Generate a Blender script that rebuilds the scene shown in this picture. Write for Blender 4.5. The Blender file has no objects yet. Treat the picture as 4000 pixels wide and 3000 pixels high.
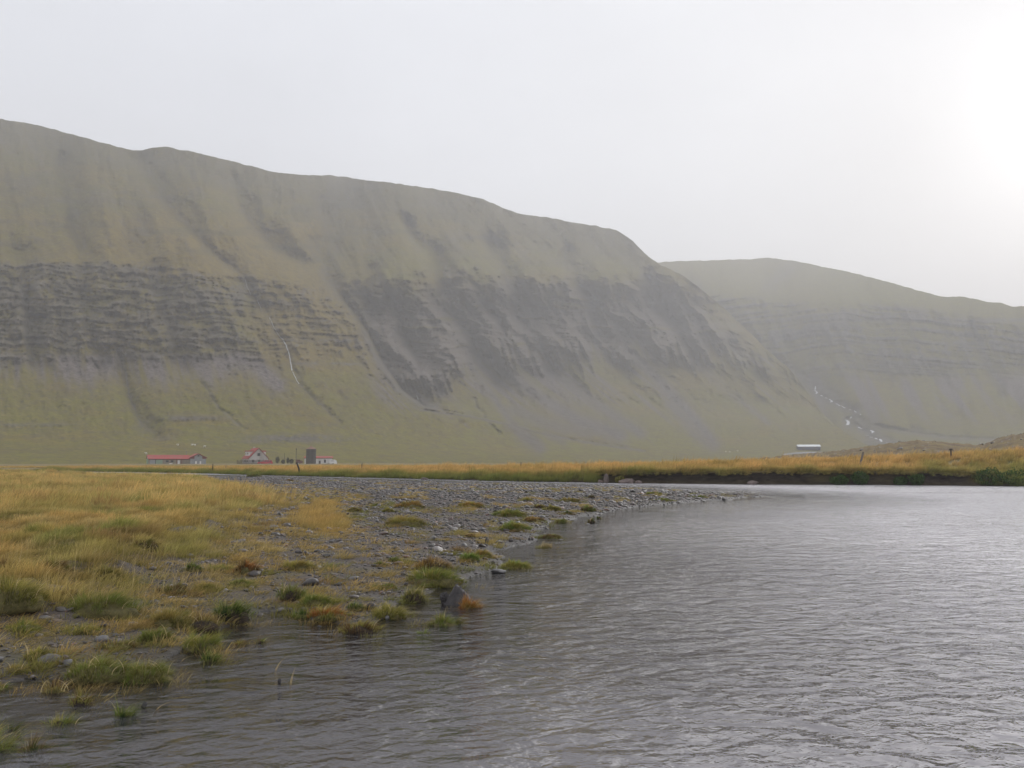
import bpy, math, random
import numpy as np
from mathutils import Vector, Matrix, Euler

random.seed(7)
RNG = np.random.default_rng(7)
SC = bpy.context.scene
COL = SC.collection

# ------------------------------------------------------------------ camera, sky, sun, exposure
EYE = 1.9
FPX = 3200.0                      # focal length in pixels of the 4000 px wide photograph
HORIZON = 1797.0
PITCH = math.atan((HORIZON - 1500.0) / FPX)
cam_d = bpy.data.cameras.new('camera')
cam_d.sensor_width = 36.0
cam_d.lens = 36.0 * FPX / 4000.0
cam_d.clip_start = 0.1
cam_d.clip_end = 30000.0
cam = bpy.data.objects.new('camera', cam_d)
COL.objects.link(cam)
cam.location = (0, 0, EYE)
cam.rotation_euler = (math.pi / 2 + PITCH, 0, 0)
SC.camera = cam

CP, SP = math.cos(PITCH), math.sin(PITCH)


def ray(px, py):
    dx = (np.asarray(px, float) - 2000.0) / FPX
    dy = (1500.0 - np.asarray(py, float)) / FPX
    return np.stack([dx + 0 * dy, CP - SP * dy + 0 * dx, SP + CP * dy + 0 * dx], -1)


SUN = ray(4350, 560)
SUN = SUN / np.linalg.norm(SUN)
SUN_EL = math.asin(SUN[2])
SUN_AZ = math.atan2(SUN[0], SUN[1])

world = bpy.data.worlds.new('World')
SC.world = world
world.use_nodes = True
wn, wl = world.node_tree.nodes, world.node_tree.links
wn.clear()


def N(nodes, typ, **kw):
    n = nodes.new(typ)
    for k, v in kw.items():
        setattr(n, k, v)
    return n


def sock(tree, s, v):
    if hasattr(v, 'is_output'):
        tree.links.new(v, s)
    else:
        s.default_value = v


def math_node(tree, op, a, b=None, clamp=False):
    n = N(tree.nodes, 'ShaderNodeMath', operation=op, use_clamp=clamp)
    sock(tree, n.inputs[0], a)
    if b is not None:
        sock(tree, n.inputs[1], b)
    return n.outputs[0]


def mixc(tree, fac, a, b, blend='MIX'):
    n = N(tree.nodes, 'ShaderNodeMix', data_type='RGBA', blend_type=blend)
    sock(tree, n.inputs[0], fac)
    sock(tree, n.inputs[6], a if hasattr(a, 'is_output') else tuple(a) + (1,) * (4 - len(a)))
    sock(tree, n.inputs[7], b if hasattr(b, 'is_output') else tuple(b) + (1,) * (4 - len(b)))
    return n.outputs[2]


def noise(tree, vec, scale, detail=4, rough=0.55, dist=0.0, out=0):
    n = N(tree.nodes, 'ShaderNodeTexNoise')
    n.inputs['Scale'].default_value = scale
    n.inputs['Detail'].default_value = detail
    n.inputs['Roughness'].default_value = rough
    n.inputs['Distortion'].default_value = dist
    if vec is not None:
        tree.links.new(vec, n.inputs['Vector'])
    return n.outputs[out]


def ramp(tree, fac, stops):
    n = N(tree.nodes, 'ShaderNodeValToRGB')
    e = n.color_ramp.elements
    while len(e) < len(stops):
        e.new(0.5)
    for el, (p, c) in zip(e, stops):
        el.position = p
        el.color = (c, c, c, 1) if not hasattr(c, '__len__') else tuple(c) + (1,) * (4 - len(c))
    tree.links.new(fac, n.inputs[0])
    return n.outputs[0]


def mapping(tree, vec, scale=(1, 1, 1), rot=(0, 0, 0)):
    n = N(tree.nodes, 'ShaderNodeMapping')
    n.inputs['Scale'].default_value = scale
    n.inputs['Rotation'].default_value = rot
    tree.links.new(vec, n.inputs['Vector'])
    return n.outputs[0]


T = world.node_tree
sky = N(wn, 'ShaderNodeTexSky', sky_type='NISHITA', sun_disc=False)
sky.sun_elevation = SUN_EL
sky.sun_rotation = SUN_AZ
sky.air_density = 1.0
sky.dust_density = 1.0
tc = N(wn, 'ShaderNodeTexCoord')
dirv = tc.outputs['Generated']
dot = N(wn, 'ShaderNodeVectorMath', operation='DOT_PRODUCT')
wl.new(dirv, dot.inputs[0])
dot.inputs[1].default_value = tuple(SUN)
dp = math_node(T, 'MAXIMUM', dot.outputs['Value'], 0.0)
g1 = math_node(T, 'POWER', dp, 5.0)
g2 = math_node(T, 'POWER', dp, 130.0)
cl = noise(T, mapping(T, dirv, (1.0, 1.0, 2.2)), 2.3, 4, 0.5)
clm = math_node(T, 'ADD', math_node(T, 'MULTIPLY', cl, 0.36), 0.82)
glow = math_node(T, 'ADD', math_node(T, 'MULTIPLY', g1, 0.25), math_node(T, 'MULTIPLY', g2, 3.0))
base = mixc(T, g1, (3.78, 3.90, 4.18), (4.38, 4.37, 4.38))
addg = N(wn, 'ShaderNodeMix', data_type='RGBA', blend_type='ADD')
addg.inputs[0].default_value = 1.0
wl.new(base, addg.inputs[6])
comb = N(wn, 'ShaderNodeCombineColor')
for i in range(3):
    wl.new(glow, comb.inputs[i])
wl.new(comb.outputs[0], addg.inputs[7])
cloud = N(wn, 'ShaderNodeVectorMath', operation='SCALE')
wl.new(addg.outputs[2], cloud.inputs[0])
wl.new(clm, cloud.inputs['Scale'])
final = mixc(T, 0.95, sky.outputs[0], cloud.outputs[0])     # an overcast deck with a little clear sky through it
bg = N(wn, 'ShaderNodeBackground')
bg.inputs['Strength'].default_value = 0.1
wl.new(final, bg.inputs['Color'])
wo = N(wn, 'ShaderNodeOutputWorld')
wl.new(bg.outputs[0], wo.inputs['Surface'])

sun_d = bpy.data.lights.new('sun', 'SUN')
sun_d.energy = 1.5
sun_d.angle = math.radians(60)
sun_d.color = (1.0, 0.98, 0.95)
sun = bpy.data.objects.new('sun', sun_d)
COL.objects.link(sun)
sun.location = (0, 0, 60)
sun.rotation_euler = Vector(SUN).to_track_quat('Z', 'Y').to_euler()

SC.view_settings.view_transform = 'Standard'
SC.view_settings.look = 'None'
SC.view_settings.gamma = 1.0
SC.view_settings.use_curve_mapping = False
SC.view_settings.exposure = 1.28
SC.render.engine = 'CYCLES'
SC.cycles.use_denoising = True
try:
    SC.cycles.denoiser = 'OPENIMAGEDENOISE'
    SC.cycles.denoising_input_passes = 'RGB_ALBEDO_NORMAL'
except Exception:
    pass
SC.cycles.max_bounces = 6
SC.cycles.diffuse_bounces = 3
SC.cycles.glossy_bounces = 3
SC.cycles.transmission_bounces = 3
SC.cycles.transparent_max_bounces = 8
SC.cycles.volume_bounces = 1
SC.cycles.sample_clamp_indirect = 4.0
SC.cycles.filter_width = 1.5


# ------------------------------------------------------------------ small tools
def tag(o, label=None, category=None, group=None, kind=None):
    if label: o['label'] = label
    if category: o["category"] = category
    if group: o['group'] = group
    if kind: o['kind'] = kind
    return o


def link(name, me, mat=None, parent=None, loc=None, rot=None, **props):
    o = bpy.data.objects.new(name, me)
    COL.objects.link(o)
    if mat is not None and me is not None and len(me.materials) == 0:
        me.materials.append(mat)
    if parent is not None:
        o.parent = parent
    if loc is not None:
        o.location = loc
    if rot is not None:
        o.rotation_euler = rot
    tag(o, **props)
    return o


def empty(name, loc, rotz=0.0, **props):
    return link(name, None, loc=loc, rot=(0, 0, rotz), **props)


def np_mesh(name, V, quads=None, tris=None, attrs=None, smooth=True):
    V = np.asarray(V, np.float32)
    nq = 0 if quads is None else len(quads)
    nt = 0 if tris is None else len(tris)
    loops, starts, k = [], [], 0
    if nq:
        loops.append(np.asarray(quads, np.int32).ravel()); starts.append(np.arange(nq, dtype=np.int32) * 4); k = nq * 4
    if nt:
        loops.append(np.asarray(tris, np.int32).ravel()); starts.append(k + np.arange(nt, dtype=np.int32) * 3)
    loops = np.concatenate(loops); starts = np.concatenate(starts)
    me = bpy.data.meshes.new(name)
    me.vertices.add(len(V)); me.vertices.foreach_set('co', V.ravel())
    me.loops.add(len(loops)); me.loops.foreach_set('vertex_index', loops)
    me.polygons.add(len(starts)); me.polygons.foreach_set('loop_start', starts)
    me.update(calc_edges=True)
    me.validate()
    if smooth:
        me.polygons.foreach_set('use_smooth', np.ones(len(me.polygons), bool))
    for an, av in (attrs or {}).items():
        av = np.asarray(av, np.float32)
        if av.ndim == 1:
            a = me.attributes.new(an, 'FLOAT', 'POINT'); a.data.foreach_set('value', av)
        else:
            c4 = np.ones((len(av), 4), np.float32); c4[:, :3] = av
            a = me.attributes.new(an, 'FLOAT_COLOR', 'POINT'); a.data.foreach_set('color', c4.ravel())
    return me


def grid_quads(nr, nc):
    i = np.arange(nr - 1)[:, None] * nc + np.arange(nc - 1)[None, :]
    return np.stack([i, i + 1, i + nc + 1, i + nc], -1).reshape(-1, 4)


_perm = np.random.default_rng(3).permutation(4096)


def vnoise(x, y, seed=0):
    x = np.asarray(x, float); y = np.asarray(y, float)
    xi = np.floor(x).astype(np.int64); yi = np.floor(y).astype(np.int64)
    fx = x - xi; fy = y - yi
    ux = fx * fx * fx * (fx * (fx * 6 - 15) + 10); uy = fy * fy * fy * (fy * (fy * 6 - 15) + 10)

    def g(ix, iy, dx, dy):
        h = _perm[(_perm[(ix + seed * 131) & 4095] + iy) & 4095]
        a = h * (2 * math.pi / 4096 * 17)
        return np.cos(a) * dx + np.sin(a) * dy
    n00 = g(xi, yi, fx, fy); n10 = g(xi + 1, yi, fx - 1, fy)
    n01 = g(xi, yi + 1, fx, fy - 1); n11 = g(xi + 1, yi + 1, fx - 1, fy - 1)
    a = n00 + (n10 - n00) * ux; b = n01 + (n11 - n01) * ux
    return (a + (b - a) * uy) * 1.5


def fbm(x, y, oct=4, seed=0, gain=0.5, lac=2.03):
    s = 0; a = 1.0; n = 0
    for k in range(oct):
        s = s + a * vnoise(x, y, seed + k * 7); n += a
        a *= gain; x = x * lac + 3.7; y = y * lac + 1.3
    return s / n


def sstep(a, b, x):
    t = np.clip((np.asarray(x, float) - a) / (b - a), 0, 1)
    return t * t * (3 - 2 * t)


def lerp(a, b, t):
    return a + (b - a) * t


def interp(x, pts):
    p = np.array(pts, float)
    return np.interp(x, p[:, 0], p[:, 1])


def sinterp(x, pts):
    """piecewise cubic (Catmull style) interpolation through sorted points"""
    p = np.array(pts, float); X = p[:, 0]; Y = p[:, 1]
    m = np.gradient(Y, X)
    x = np.clip(x, X[0], X[-1])
    i = np.clip(np.searchsorted(X, x) - 1, 0, len(X) - 2)
    h = X[i + 1] - X[i]; t = (x - X[i]) / h
    return ((2 * t**3 - 3 * t**2 + 1) * Y[i] + (t**3 - 2 * t**2 + t) * h * m[i]
            + (-2 * t**3 + 3 * t**2) * Y[i + 1] + (t**3 - t**2) * h * m[i + 1])


def seg_dist(x, y, line):
    """distance to an open polyline, and position 0..1 along it"""
    best = np.full(np.shape(x), 1e9); par = np.zeros(np.shape(x))
    n = len(line) - 1
    for k in range(n):
        ax, ay = line[k]; bx, by = line[k + 1]
        dx, dy = bx - ax, by - ay
        t = np.clip(((x - ax) * dx + (y - ay) * dy) / (dx * dx + dy * dy + 1e-9), 0, 1)
        d = np.hypot(x - ax - t * dx, y - ay - t * dy)
        m = d < best
        best = np.where(m, d, best); par = np.where(m, (k + t) / n, par)
    return best, par


def poly_sd(x, y, poly):
    """signed distance to a closed polygon, positive inside"""
    x = np.asarray(x, float); y = np.asarray(y, float)
    d, _ = seg_dist(x, y, list(poly) + [poly[0]])
    ins = np.zeros(x.shape, bool)
    n = len(poly)
    for k in range(n):
        ax, ay = poly[k]; bx, by = poly[(k + 1) % n]
        c = (ay > y) != (by > y)
        xx = ax + (y - ay) * (bx - ax) / ((by - ay) if by != ay else 1e-9)
        ins ^= c & (x < xx)
    return np.where(ins, d, -d)


def on_plane(px, py, z=0.0):
    d = ray(px, py)
    t = (z - EYE) / d[..., 2]
    return np.stack([d[..., 0] * t, d[..., 1] * t], -1)


def to_px(x, y, z):
    """photograph pixel column and row of a world point"""
    zz = z - EYE
    f = y * CP + zz * SP
    u = -y * SP + zz * CP
    return 2000 + FPX * x / f, 1500 - FPX * u / f


# ------------------------------------------------------------------ plan of the valley floor
BANK_PX = [(560, 1845), (700, 1848), (850, 1851), (1000, 1856), (1300, 1863), (1600, 1870), (1900, 1878), (2100, 1882),
           (2300, 1885), (2500, 1888), (2800, 1891), (3100, 1893), (3400, 1894), (3700, 1897), (4000, 1900), (4400, 1904)]
BANK = [tuple(on_plane(a, b)) for a, b in BANK_PX]
BANK = [(-420.0, 330.0), (-160.0, 185.0), (-90, 150)] + BANK[1:] + [(75.0, 46.0), (160.0, 20.0), (400, -60)]
LIP_PX = [(-2000, 1836), (700, 1836), (1000, 1840), (1500, 1847), (2000, 1849), (2400, 1840), (2700, 1836), (3000, 1832), (3300, 1834), (3600, 1832), (3800, 1838), (4000, 1842), (5000, 1842)]
TOP_PX = [(-2000, 1823), (700, 1823), (1500, 1818), (2000, 1812), (2400, 1805), (2700, 1797), (3000, 1787), (3300, 1777), (3600, 1770), (3800, 1762), (4000, 1752), (4400, 1740), (5000, 1740)]

SHORE_PX = [(0, 2690), (110, 2665), (280, 2660), (430, 2655), (560, 2625), (660, 2545), (730, 2500), (830, 2470), (930, 2425), (1010, 2385), (1090, 2385),
            (1180, 2395), (1330, 2430), (1460, 2440), (1540, 2405), (1600, 2345), (1690, 2300), (1780, 2260), (1880, 2235),
            (1960, 2200), (1990, 2150), (2080, 2090), (2170, 2045), (2300, 2015), (2450, 1985), (2650, 1965), (2850, 1950), (2960, 1940), (2880, 1930), (2650, 1915), (2400, 1903), (2200, 1896),
            (2000, 1891), (1700, 1884), (1400, 1876), (1150, 1868), (900, 1861), (700, 1857)]
SHORE = [tuple(on_plane(a, b)) for a, b in SHORE_PX]
SHORE = [(-13.0, 5.2), (-7, 5.9)] + SHORE + [(-70.0, 118.0), (-150, 160), (-400, 300), (-700, 100), (-300, -20), (-60, -3)]

MEADOW_PX = [(-900, 2380), (0, 2395), (180, 2385), (330, 2350), (400, 2300), (520, 2255), (690, 2215), (840, 2150), (930, 2100), (960, 2060), (960, 2010), (1010, 1960),
             (1000, 1925), (880, 1893), (810, 1872), (740, 1862), (600, 1858)]
MEADOW = [tuple(on_plane(a, b, 0.25)) for a, b in MEADOW_PX] + [(-90.0, 120.0), (-300, 220), (-300, 10)]
PATCHES = []
for pp in ([(1070, 2070), (1130, 2020), (1200, 1975), (1290, 1960), (1350, 1990), (1385, 2050), (1405, 2082), (1290, 2100), (1150, 2085)],
           [(560, 2290), (700, 2250), (870, 2240), (900, 2300), (760, 2360), (600, 2370), (500, 2330)],
           [(0, 2480), (250, 2440), (520, 2460), (640, 2500), (420, 2560), (150, 2540), (0, 2540)],
           [(1000, 1930), (1150, 1910), (1330, 1925), (1450, 1960), (1250, 1975), (1050, 1985)]):
    PATCHES.append([tuple(on_plane(a, b, 0.2)) for a, b in pp])


def bank_d(x, y):
    """distance behind the foot of the far bank (positive on land), and the photograph column there"""
    d, _ = seg_dist(x, y, BANK)
    ang = np.arctan2(x, np.maximum(y, 1e-3))
    ba = np.array([math.atan2(p[0], p[1]) for p in BANK[:-2]]); br = np.array([math.hypot(*p) for p in BANK[:-2]])
    rb = np.interp(ang, ba, br)
    r = np.hypot(x, y)
    land = (r > rb) & (y > 0) | ((ang > ba[-1]) & (r > br[-1]))
    return np.where(land, d, -d), rb, ang


def bank_levels(px, rb):
    lip = EYE - (interp(px, LIP_PX) - HORIZON) / FPX * rb - 0.12
    top = EYE - (interp(px, TOP_PX) - HORIZON) / FPX * (rb + 9) - 0.58
    return np.maximum(lip, 0.15), np.maximum(top, 0.3)


def ground_z(x, y):
    x = np.asarray(x, float); y = np.asarray(y, float)
    r = np.hypot(x, y)
    # near land: gravel bar and meadow
    sd = poly_sd(x, y, SHORE)
    wob = fbm(x * 0.55, y * 0.55, 3, 11) * 0.75
    sdw = sd + wob * np.clip(r / 22, 0.35, 1.6)
    inside = np.minimum(0.30, 0.012 + 0.055 * np.maximum(sdw, 0) ** 0.8) * lerp(1.0, 0.35, sstep(35, 60, y) * sstep(-58, -40, x))
    outside = -np.minimum(1.1, 0.036 * np.maximum(-sdw, 0) + 0.013 * np.maximum(-sdw, 0) ** 1.7 + 0.02)
    z = np.where(sdw > 0, inside, outside)
    z = z + 0.018 * fbm(x * 1.7, y * 1.7, 3, 5) * np.clip(1 + sdw * 0.3, 0.3, 1.5)
    ms = poly_sd(x, y, MEADOW)
    mm = sstep(-0.6, 1.2, ms + fbm(x * 0.4, y * 0.4, 2, 8) * 1.2)
    hum = fbm(x * 0.62, y * 0.62, 3, 21)
    z = z + mm * (0.17 + 0.36 * np.maximum(hum, -0.35) + 0.08 * fbm(x * 0.09, y * 0.09, 2, 31))
    # far bank and plain
    bd, rb, ang = bank_d(x, y)
    px = 2000 + FPX * np.tan(np.clip(ang, -1.3, 1.3))
    lip, top = bank_levels(px, rb)
    plain = 0.3 + 0.0 * r
    zl = lerp(lip, top, sstep(0.5, 9, bd)) + 0.10 * fbm(x * 0.3, y * 0.3, 3, 41) * sstep(0, 3, bd)
    back = lerp(zl, np.minimum(plain, top), sstep(16, 70, bd))
    zb = np.where(bd > 1.4, back, np.where(bd > 0, lerp(-0.4, lip - 0.25, sstep(0.5, 1.4, bd)), -9))
    z = np.where(bd > 0, zb, z)
    z = np.where((y < 0.5), np.minimum(z, -0.3) * 0 - 0.45, z)
    far = sstep(260, 420, r)
    return lerp(z, -1.5, far * (np.abs(ang) > 0.0) * sstep(330, 900, r))


def land_at(px, py, z0=0.15):
    """the point of the valley floor seen at a pixel of the photograph"""
    z = z0
    for _ in range(12):
        p = on_plane(px, py, z)
        z = 0.5 * z + 0.5 * float(max(ground_z(p[0], p[1]), 0.0))
    p = on_plane(px, py, z)
    return float(p[0]), float(p[1]), z


# ------------------------------------------------------------------ materials
def new_mat(name, rough=0.8, spec=0.3):
    m = bpy.data.materials.new(name)
    m.use_nodes = True
    b = m.node_tree.nodes['Principled BSDF']
    b.inputs['Roughness'].default_value = rough
    b.inputs['Specular IOR Level'].default_value = spec
    return m, m.node_tree, b


def geo_pos(t):
    return N(t.nodes, 'ShaderNodeNewGeometry').outputs['Position']


def attr(t, name, typ='GEOMETRY'):
    n = N(t.nodes, 'ShaderNodeAttribute', attribute_name=name, attribute_type=typ)
    return n


def bump(t, h, strength, dist):
    b = N(t.nodes, 'ShaderNodeBump')
    b.inputs['Strength'].default_value = strength
    b.inputs['Distance'].default_value = dist
    t.links.new(h, b.inputs['Height'])
    return b.outputs[0]


def simple_mat(name, col, rough=0.7, var=0.25, scale=2.0, spec=0.3, obj=True, metal=0.0, grime=None, gscale=0.6):
    m, t, b = new_mat(name, rough, spec)
    v = N(t.nodes, 'ShaderNodeTexCoord').outputs['Object'] if obj else geo_pos(t)
    n = noise(t, v, scale, 5, 0.6)
    c = mixc(t, n, tuple(x * (1 - var) for x in col), tuple(min(1, x * (1 + var)) for x in col))
    if grime:
        g = ramp(t, noise(t, mapping(t, v, (1, 1, 0.25)), gscale, 5, 0.65), [(0.45, 0.0), (0.7, 1.0)])
        c = mixc(t, math_node(t, 'MULTIPLY', g, 0.7), c, grime)
    t.links.new(c, b.inputs['Base Color'])
    b.inputs['Metallic'].default_value = metal
    return m


# valley floor: gravel, turf and soil
m_ground, t, b = new_mat('ground', 0.75, 0.35)
P = geo_pos(t)
cov = N(t.nodes, 'ShaderNodeSeparateColor')
t.links.new(attr(t, 'cover').outputs['Color'], cov.inputs[0])
gr1 = noise(t, P, 14, 6, 0.7)
vor = N(t.nodes, 'ShaderNodeTexVoronoi'); vor.inputs['Scale'].default_value = 17
t.links.new(P, vor.inputs['Vector'])
gravel = mixc(t, ramp(t, gr1, [(0.3, 0.0), (0.75, 1.0)]), (0.034, 0.026, 0.021), (0.150, 0.122, 0.105))
gravel = mixc(t, math_node(t, 'MULTIPLY', vor.outputs['Color'], 0.5), gravel, (0.085, 0.072, 0.066))
turf = mixc(t, noise(t, P, 1.3, 5, 0.6), (0.16, 0.11, 0.035), (0.36, 0.25, 0.09))
turf = mixc(t, ramp(t, noise(t, P, 0.35, 3), [(0.42, 0.0), (0.62, 1.0)]), turf, (0.10, 0.10, 0.028))
moss = mixc(t, noise(t, P, 6, 4), (0.05, 0.045, 0.015), (0.16, 0.13, 0.045))
c = mixc(t, cov.outputs[2], gravel, moss)
c = mixc(t, cov.outputs[1], c, turf)
sepz = N(t.nodes, 'ShaderNodeSeparateXYZ'); t.links.new(P, sepz.inputs[0])
wet = ramp(t, math_node(t, 'ADD', sepz.outputs[2], math_node(t, 'MULTIPLY', noise(t, P, 1.5, 3), 0.10)), [(0.06, 1.0), (0.14, 0.0)])
c = mixc(t, wet, c, mixc(t, 0.7, c, (0.012, 0.010, 0.008)))
t.links.new(mixc(t, wet, (0.8, 0.8, 0.8), (0.42, 0.42, 0.42)), b.inputs['Roughness'])
t.links.new(c, b.inputs['Base Color'])
t.links.new(bump(t, math_node(t, 'ADD', gr1, vor.outputs['Distance']), 0.6, 0.03), b.inputs['Normal'])

# soil of the undercut bank
m_soil, t, b = new_mat('bank_soil', 0.9, 0.15)
P = geo_pos(t)
n1 = noise(t, mapping(t, P, (1, 1, 3.5)), 1.6, 6, 0.65)
c = mixc(t, ramp(t, n1, [(0.35, 0.0), (0.7, 1.0)]), (0.014, 0.010, 0.008), (0.060, 0.047, 0.034))
c2 = mixc(t, attr(t, 'turf').outputs['Fac'], c, (0.11, 0.085, 0.03))
t.links.new(c2, b.inputs['Base Color'])
t.links.new(bump(t, n1, 0.8, 0.12), b.inputs['Normal'])

# hillsides: rock, scree and grass by attribute, grain by noise
m_hill, t, b = new_mat('hillside', 0.9, 0.1)
P = geo_pos(t)
sur = N(t.nodes, 'ShaderNodeSeparateColor')
t.links.new(attr(t, 'surf').outputs['Color'], sur.inputs[0])
nA = noise(t, P, 0.012, 6, 0.6)
nB = noise(t, P, 0.09, 6, 0.7)
nC = noise(t, mapping(t, P, (1, 1, 4)), 0.25, 4, 0.7)
grass = mixc(t, ramp(t, nA, [(0.40, 0.0), (0.60, 1.0)]), (0.165, 0.125, 0.020), (0.130, 0.114, 0.019))
grass = mixc(t, sur.outputs[2], grass, (0.155, 0.143, 0.015))
grass = mixc(t, attr(t, 'heath').outputs['Fac'], grass, (0.098, 0.086, 0.034))
grass = mixc(t, attr(t, 'tan').outputs['Fac'], grass, (0.190, 0.134, 0.026))
grass = mixc(t, ramp(t, nB, [(0.42, 0.0), (0.70, 0.9)]), grass, (0.11, 0.083, 0.040))
nD = noise(t, P, 0.30, 4, 0.75)
grass = mixc(t, ramp(t, nD, [(0.52, 0.0), (0.68, 0.85)]), grass, (0.075, 0.06, 0.034))
grass = mixc(t, ramp(t, noise(t, P, 0.17, 4, 0.75), [(0.56, 0.0), (0.70, 0.7)]), grass, (0.24, 0.195, 0.05))
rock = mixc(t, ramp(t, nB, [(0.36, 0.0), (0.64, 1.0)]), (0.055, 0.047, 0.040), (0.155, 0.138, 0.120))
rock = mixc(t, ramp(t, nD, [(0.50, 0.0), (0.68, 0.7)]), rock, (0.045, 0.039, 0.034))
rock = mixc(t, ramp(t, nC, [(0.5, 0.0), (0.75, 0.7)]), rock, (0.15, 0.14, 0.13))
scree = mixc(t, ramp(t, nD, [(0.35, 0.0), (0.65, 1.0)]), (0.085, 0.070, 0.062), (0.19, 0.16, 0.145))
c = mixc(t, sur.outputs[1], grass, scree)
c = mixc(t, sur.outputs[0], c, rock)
t.links.new(c, b.inputs['Base Color'])
t.links.new(bump(t, nB, 0.5, 5.0), b.inputs['Normal'])

# brown heath with stones on the knoll
m_knoll, t, b = new_mat('heath', 0.9, 0.1)
P = geo_pos(t)
nA = noise(t, P, 0.35, 6, 0.7); nB = noise(t, P, 1.1, 4, 0.7)
c = mixc(t, ramp(t, nA, [(0.35, 0), (0.65, 1)]), (0.12, 0.08, 0.05), (0.22, 0.17, 0.07))
c = mixc(t, ramp(t, nB, [(0.60, 0), (0.66, 1)]), c, (0.21, 0.19, 0.17))
t.links.new(c, b.inputs['Base Color'])

# river: a film of reflection over murky, shallow-clear water
m_water = bpy.data.materials.new('river_water'); m_water.use_nodes = True
t = m_water.node_tree; t.nodes.clear()
P = geo_pos(t)
R1 = mapping(t, P, (1, 1, 1), (0, 0, math.radians(-14)))
w1 = noise(t, mapping(t, R1, (0.62, 1.0, 1)), 2.5, 2, 0.5, 0.6)
w2 = noise(t, mapping(t, R1, (0.72, 1.0, 1)), 6.5, 3, 0.55, 0.6)
w3 = noise(t, mapping(t, P, (0.6, 1.0, 1), (0, 0, math.radians(9))), 16.0, 3, 0.6, 0.3)
calm = ramp(t, noise(t, mapping(t, P, (0.6, 1.0, 1)), 0.10, 3, 0.5), [(0.34, 0.42), (0.56, 1.0)])
open_w = attr(t, 'open').outputs['Fac']
amp = math_node(t, 'MULTIPLY', calm, open_w)
h = math_node(t, 'ADD', math_node(t, 'MULTIPLY', w1, 0.22), math_node(t, 'MULTIPLY', w2, 0.090))
h = math_node(t, 'ADD', h, math_node(t, 'MULTIPLY', w3, 0.022))
h = math_node(t, 'MULTIPLY', h, amp)
nb = bump(t, h, 1.0, 1.0)
fr = N(t.nodes, 'ShaderNodeFresnel'); fr.inputs['IOR'].default_value = 1.333
t.links.new(nb, fr.inputs['Normal'])
gl = N(t.nodes, 'ShaderNodeBsdfGlossy'); gl.inputs['Roughness'].default_value = 0.06
t.links.new(nb, gl.inputs['Normal'])
di = N(t.nodes, 'ShaderNodeBsdfDiffuse'); di.inputs['Color'].default_value = (0.58, 0.555, 0.575, 1)
tr = N(t.nodes, 'ShaderNodeBsdfTransparent'); tr.inputs['Color'].default_value = (0.72, 0.66, 0.56, 1)
m1 = N(t.nodes, 'ShaderNodeMixShader')
t.links.new(attr(t, 'murk').outputs['Fac'], m1.inputs[0]); t.links.new(tr.outputs[0], m1.inputs[1]); t.links.new(di.outputs[0], m1.inputs[2])
m2 = N(t.nodes, 'ShaderNodeMixShader')
t.links.new(fr.outputs[0], m2.inputs[0]); t.links.new(m1.outputs[0], m2.inputs[1]); t.links.new(gl.outputs[0], m2.inputs[2])
out = N(t.nodes, 'ShaderNodeOutputMaterial'); t.links.new(m2.outputs[0], out.inputs[0])


def leaf_shader(t, colour, trans=0.35):
    d = N(t.nodes, 'ShaderNodeBsdfDiffuse'); t.links.new(colour, d.inputs['Color'])
    tl = N(t.nodes, 'ShaderNodeBsdfTranslucent'); t.links.new(colour, tl.inputs['Color'])
    mx = N(t.nodes, 'ShaderNodeMixShader'); mx.inputs[0].default_value = trans
    t.links.new(d.outputs[0], mx.inputs[1]); t.links.new(tl.outputs[0], mx.inputs[2])
    o = N(t.nodes, 'ShaderNodeOutputMaterial'); t.links.new(mx.outputs[0], o.inputs[0])


m_turf = bpy.data.materials.new('turf_blades'); m_turf.use_nodes = True
t = m_turf.node_tree; t.nodes.clear()
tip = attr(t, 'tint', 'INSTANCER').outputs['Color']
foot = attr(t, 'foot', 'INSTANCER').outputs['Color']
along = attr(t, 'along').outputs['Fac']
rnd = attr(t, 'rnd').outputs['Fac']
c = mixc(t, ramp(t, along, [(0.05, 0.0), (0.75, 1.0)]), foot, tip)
sc_ = N(t.nodes, 'ShaderNodeVectorMath', operation='SCALE')
t.links.new(c, sc_.inputs[0]); t.links.new(math_node(t, 'ADD', math_node(t, 'MULTIPLY', rnd, 0.55), 0.72), sc_.inputs['Scale'])
leaf_shader(t, sc_.outputs[0], 0.4)

m_blade = bpy.data.materials.new('tussock_blades'); m_blade.use_nodes = True
t = m_blade.node_tree; t.nodes.clear()
leaf_shader(t, attr(t, 'col').outputs['Color'], 0.35)

m_pebble, t, b = new_mat('pebble', 0.30, 0.5)
P = geo_pos(t)
tint = attr(t, 'tint', 'INSTANCER').outputs['Color']
c = mixc(t, noise(t, P, 30, 4, 0.6), (0.55, 0.55, 0.55), (1.35, 1.35, 1.35))
c = mixc(t, 1.0, c, tint, 'MULTIPLY')
t.links.new(c, b.inputs['Base Color'])


def stone_mat(name, dark, light, rough=0.6, scale=9.0, lichen=None):
    m, t, b = new_mat(name, rough, 0.4)
    v = N(t.nodes, 'ShaderNodeTexCoord').outputs['Object']
    n = noise(t, v, scale, 6, 0.65)
    c = mixc(t, ramp(t, n, [(0.3, 0), (0.7, 1)]), dark, light)
    if lichen:
        c = mixc(t, ramp(t, noise(t, v, scale * 0.8, 3), [(0.58, 0), (0.64, 1)]), c, lichen)
    t.links.new(c, b.inputs['Base Color'])
    t.links.new(bump(t, n, 0.5, 0.02), b.inputs['Normal'])
    return m


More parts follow.
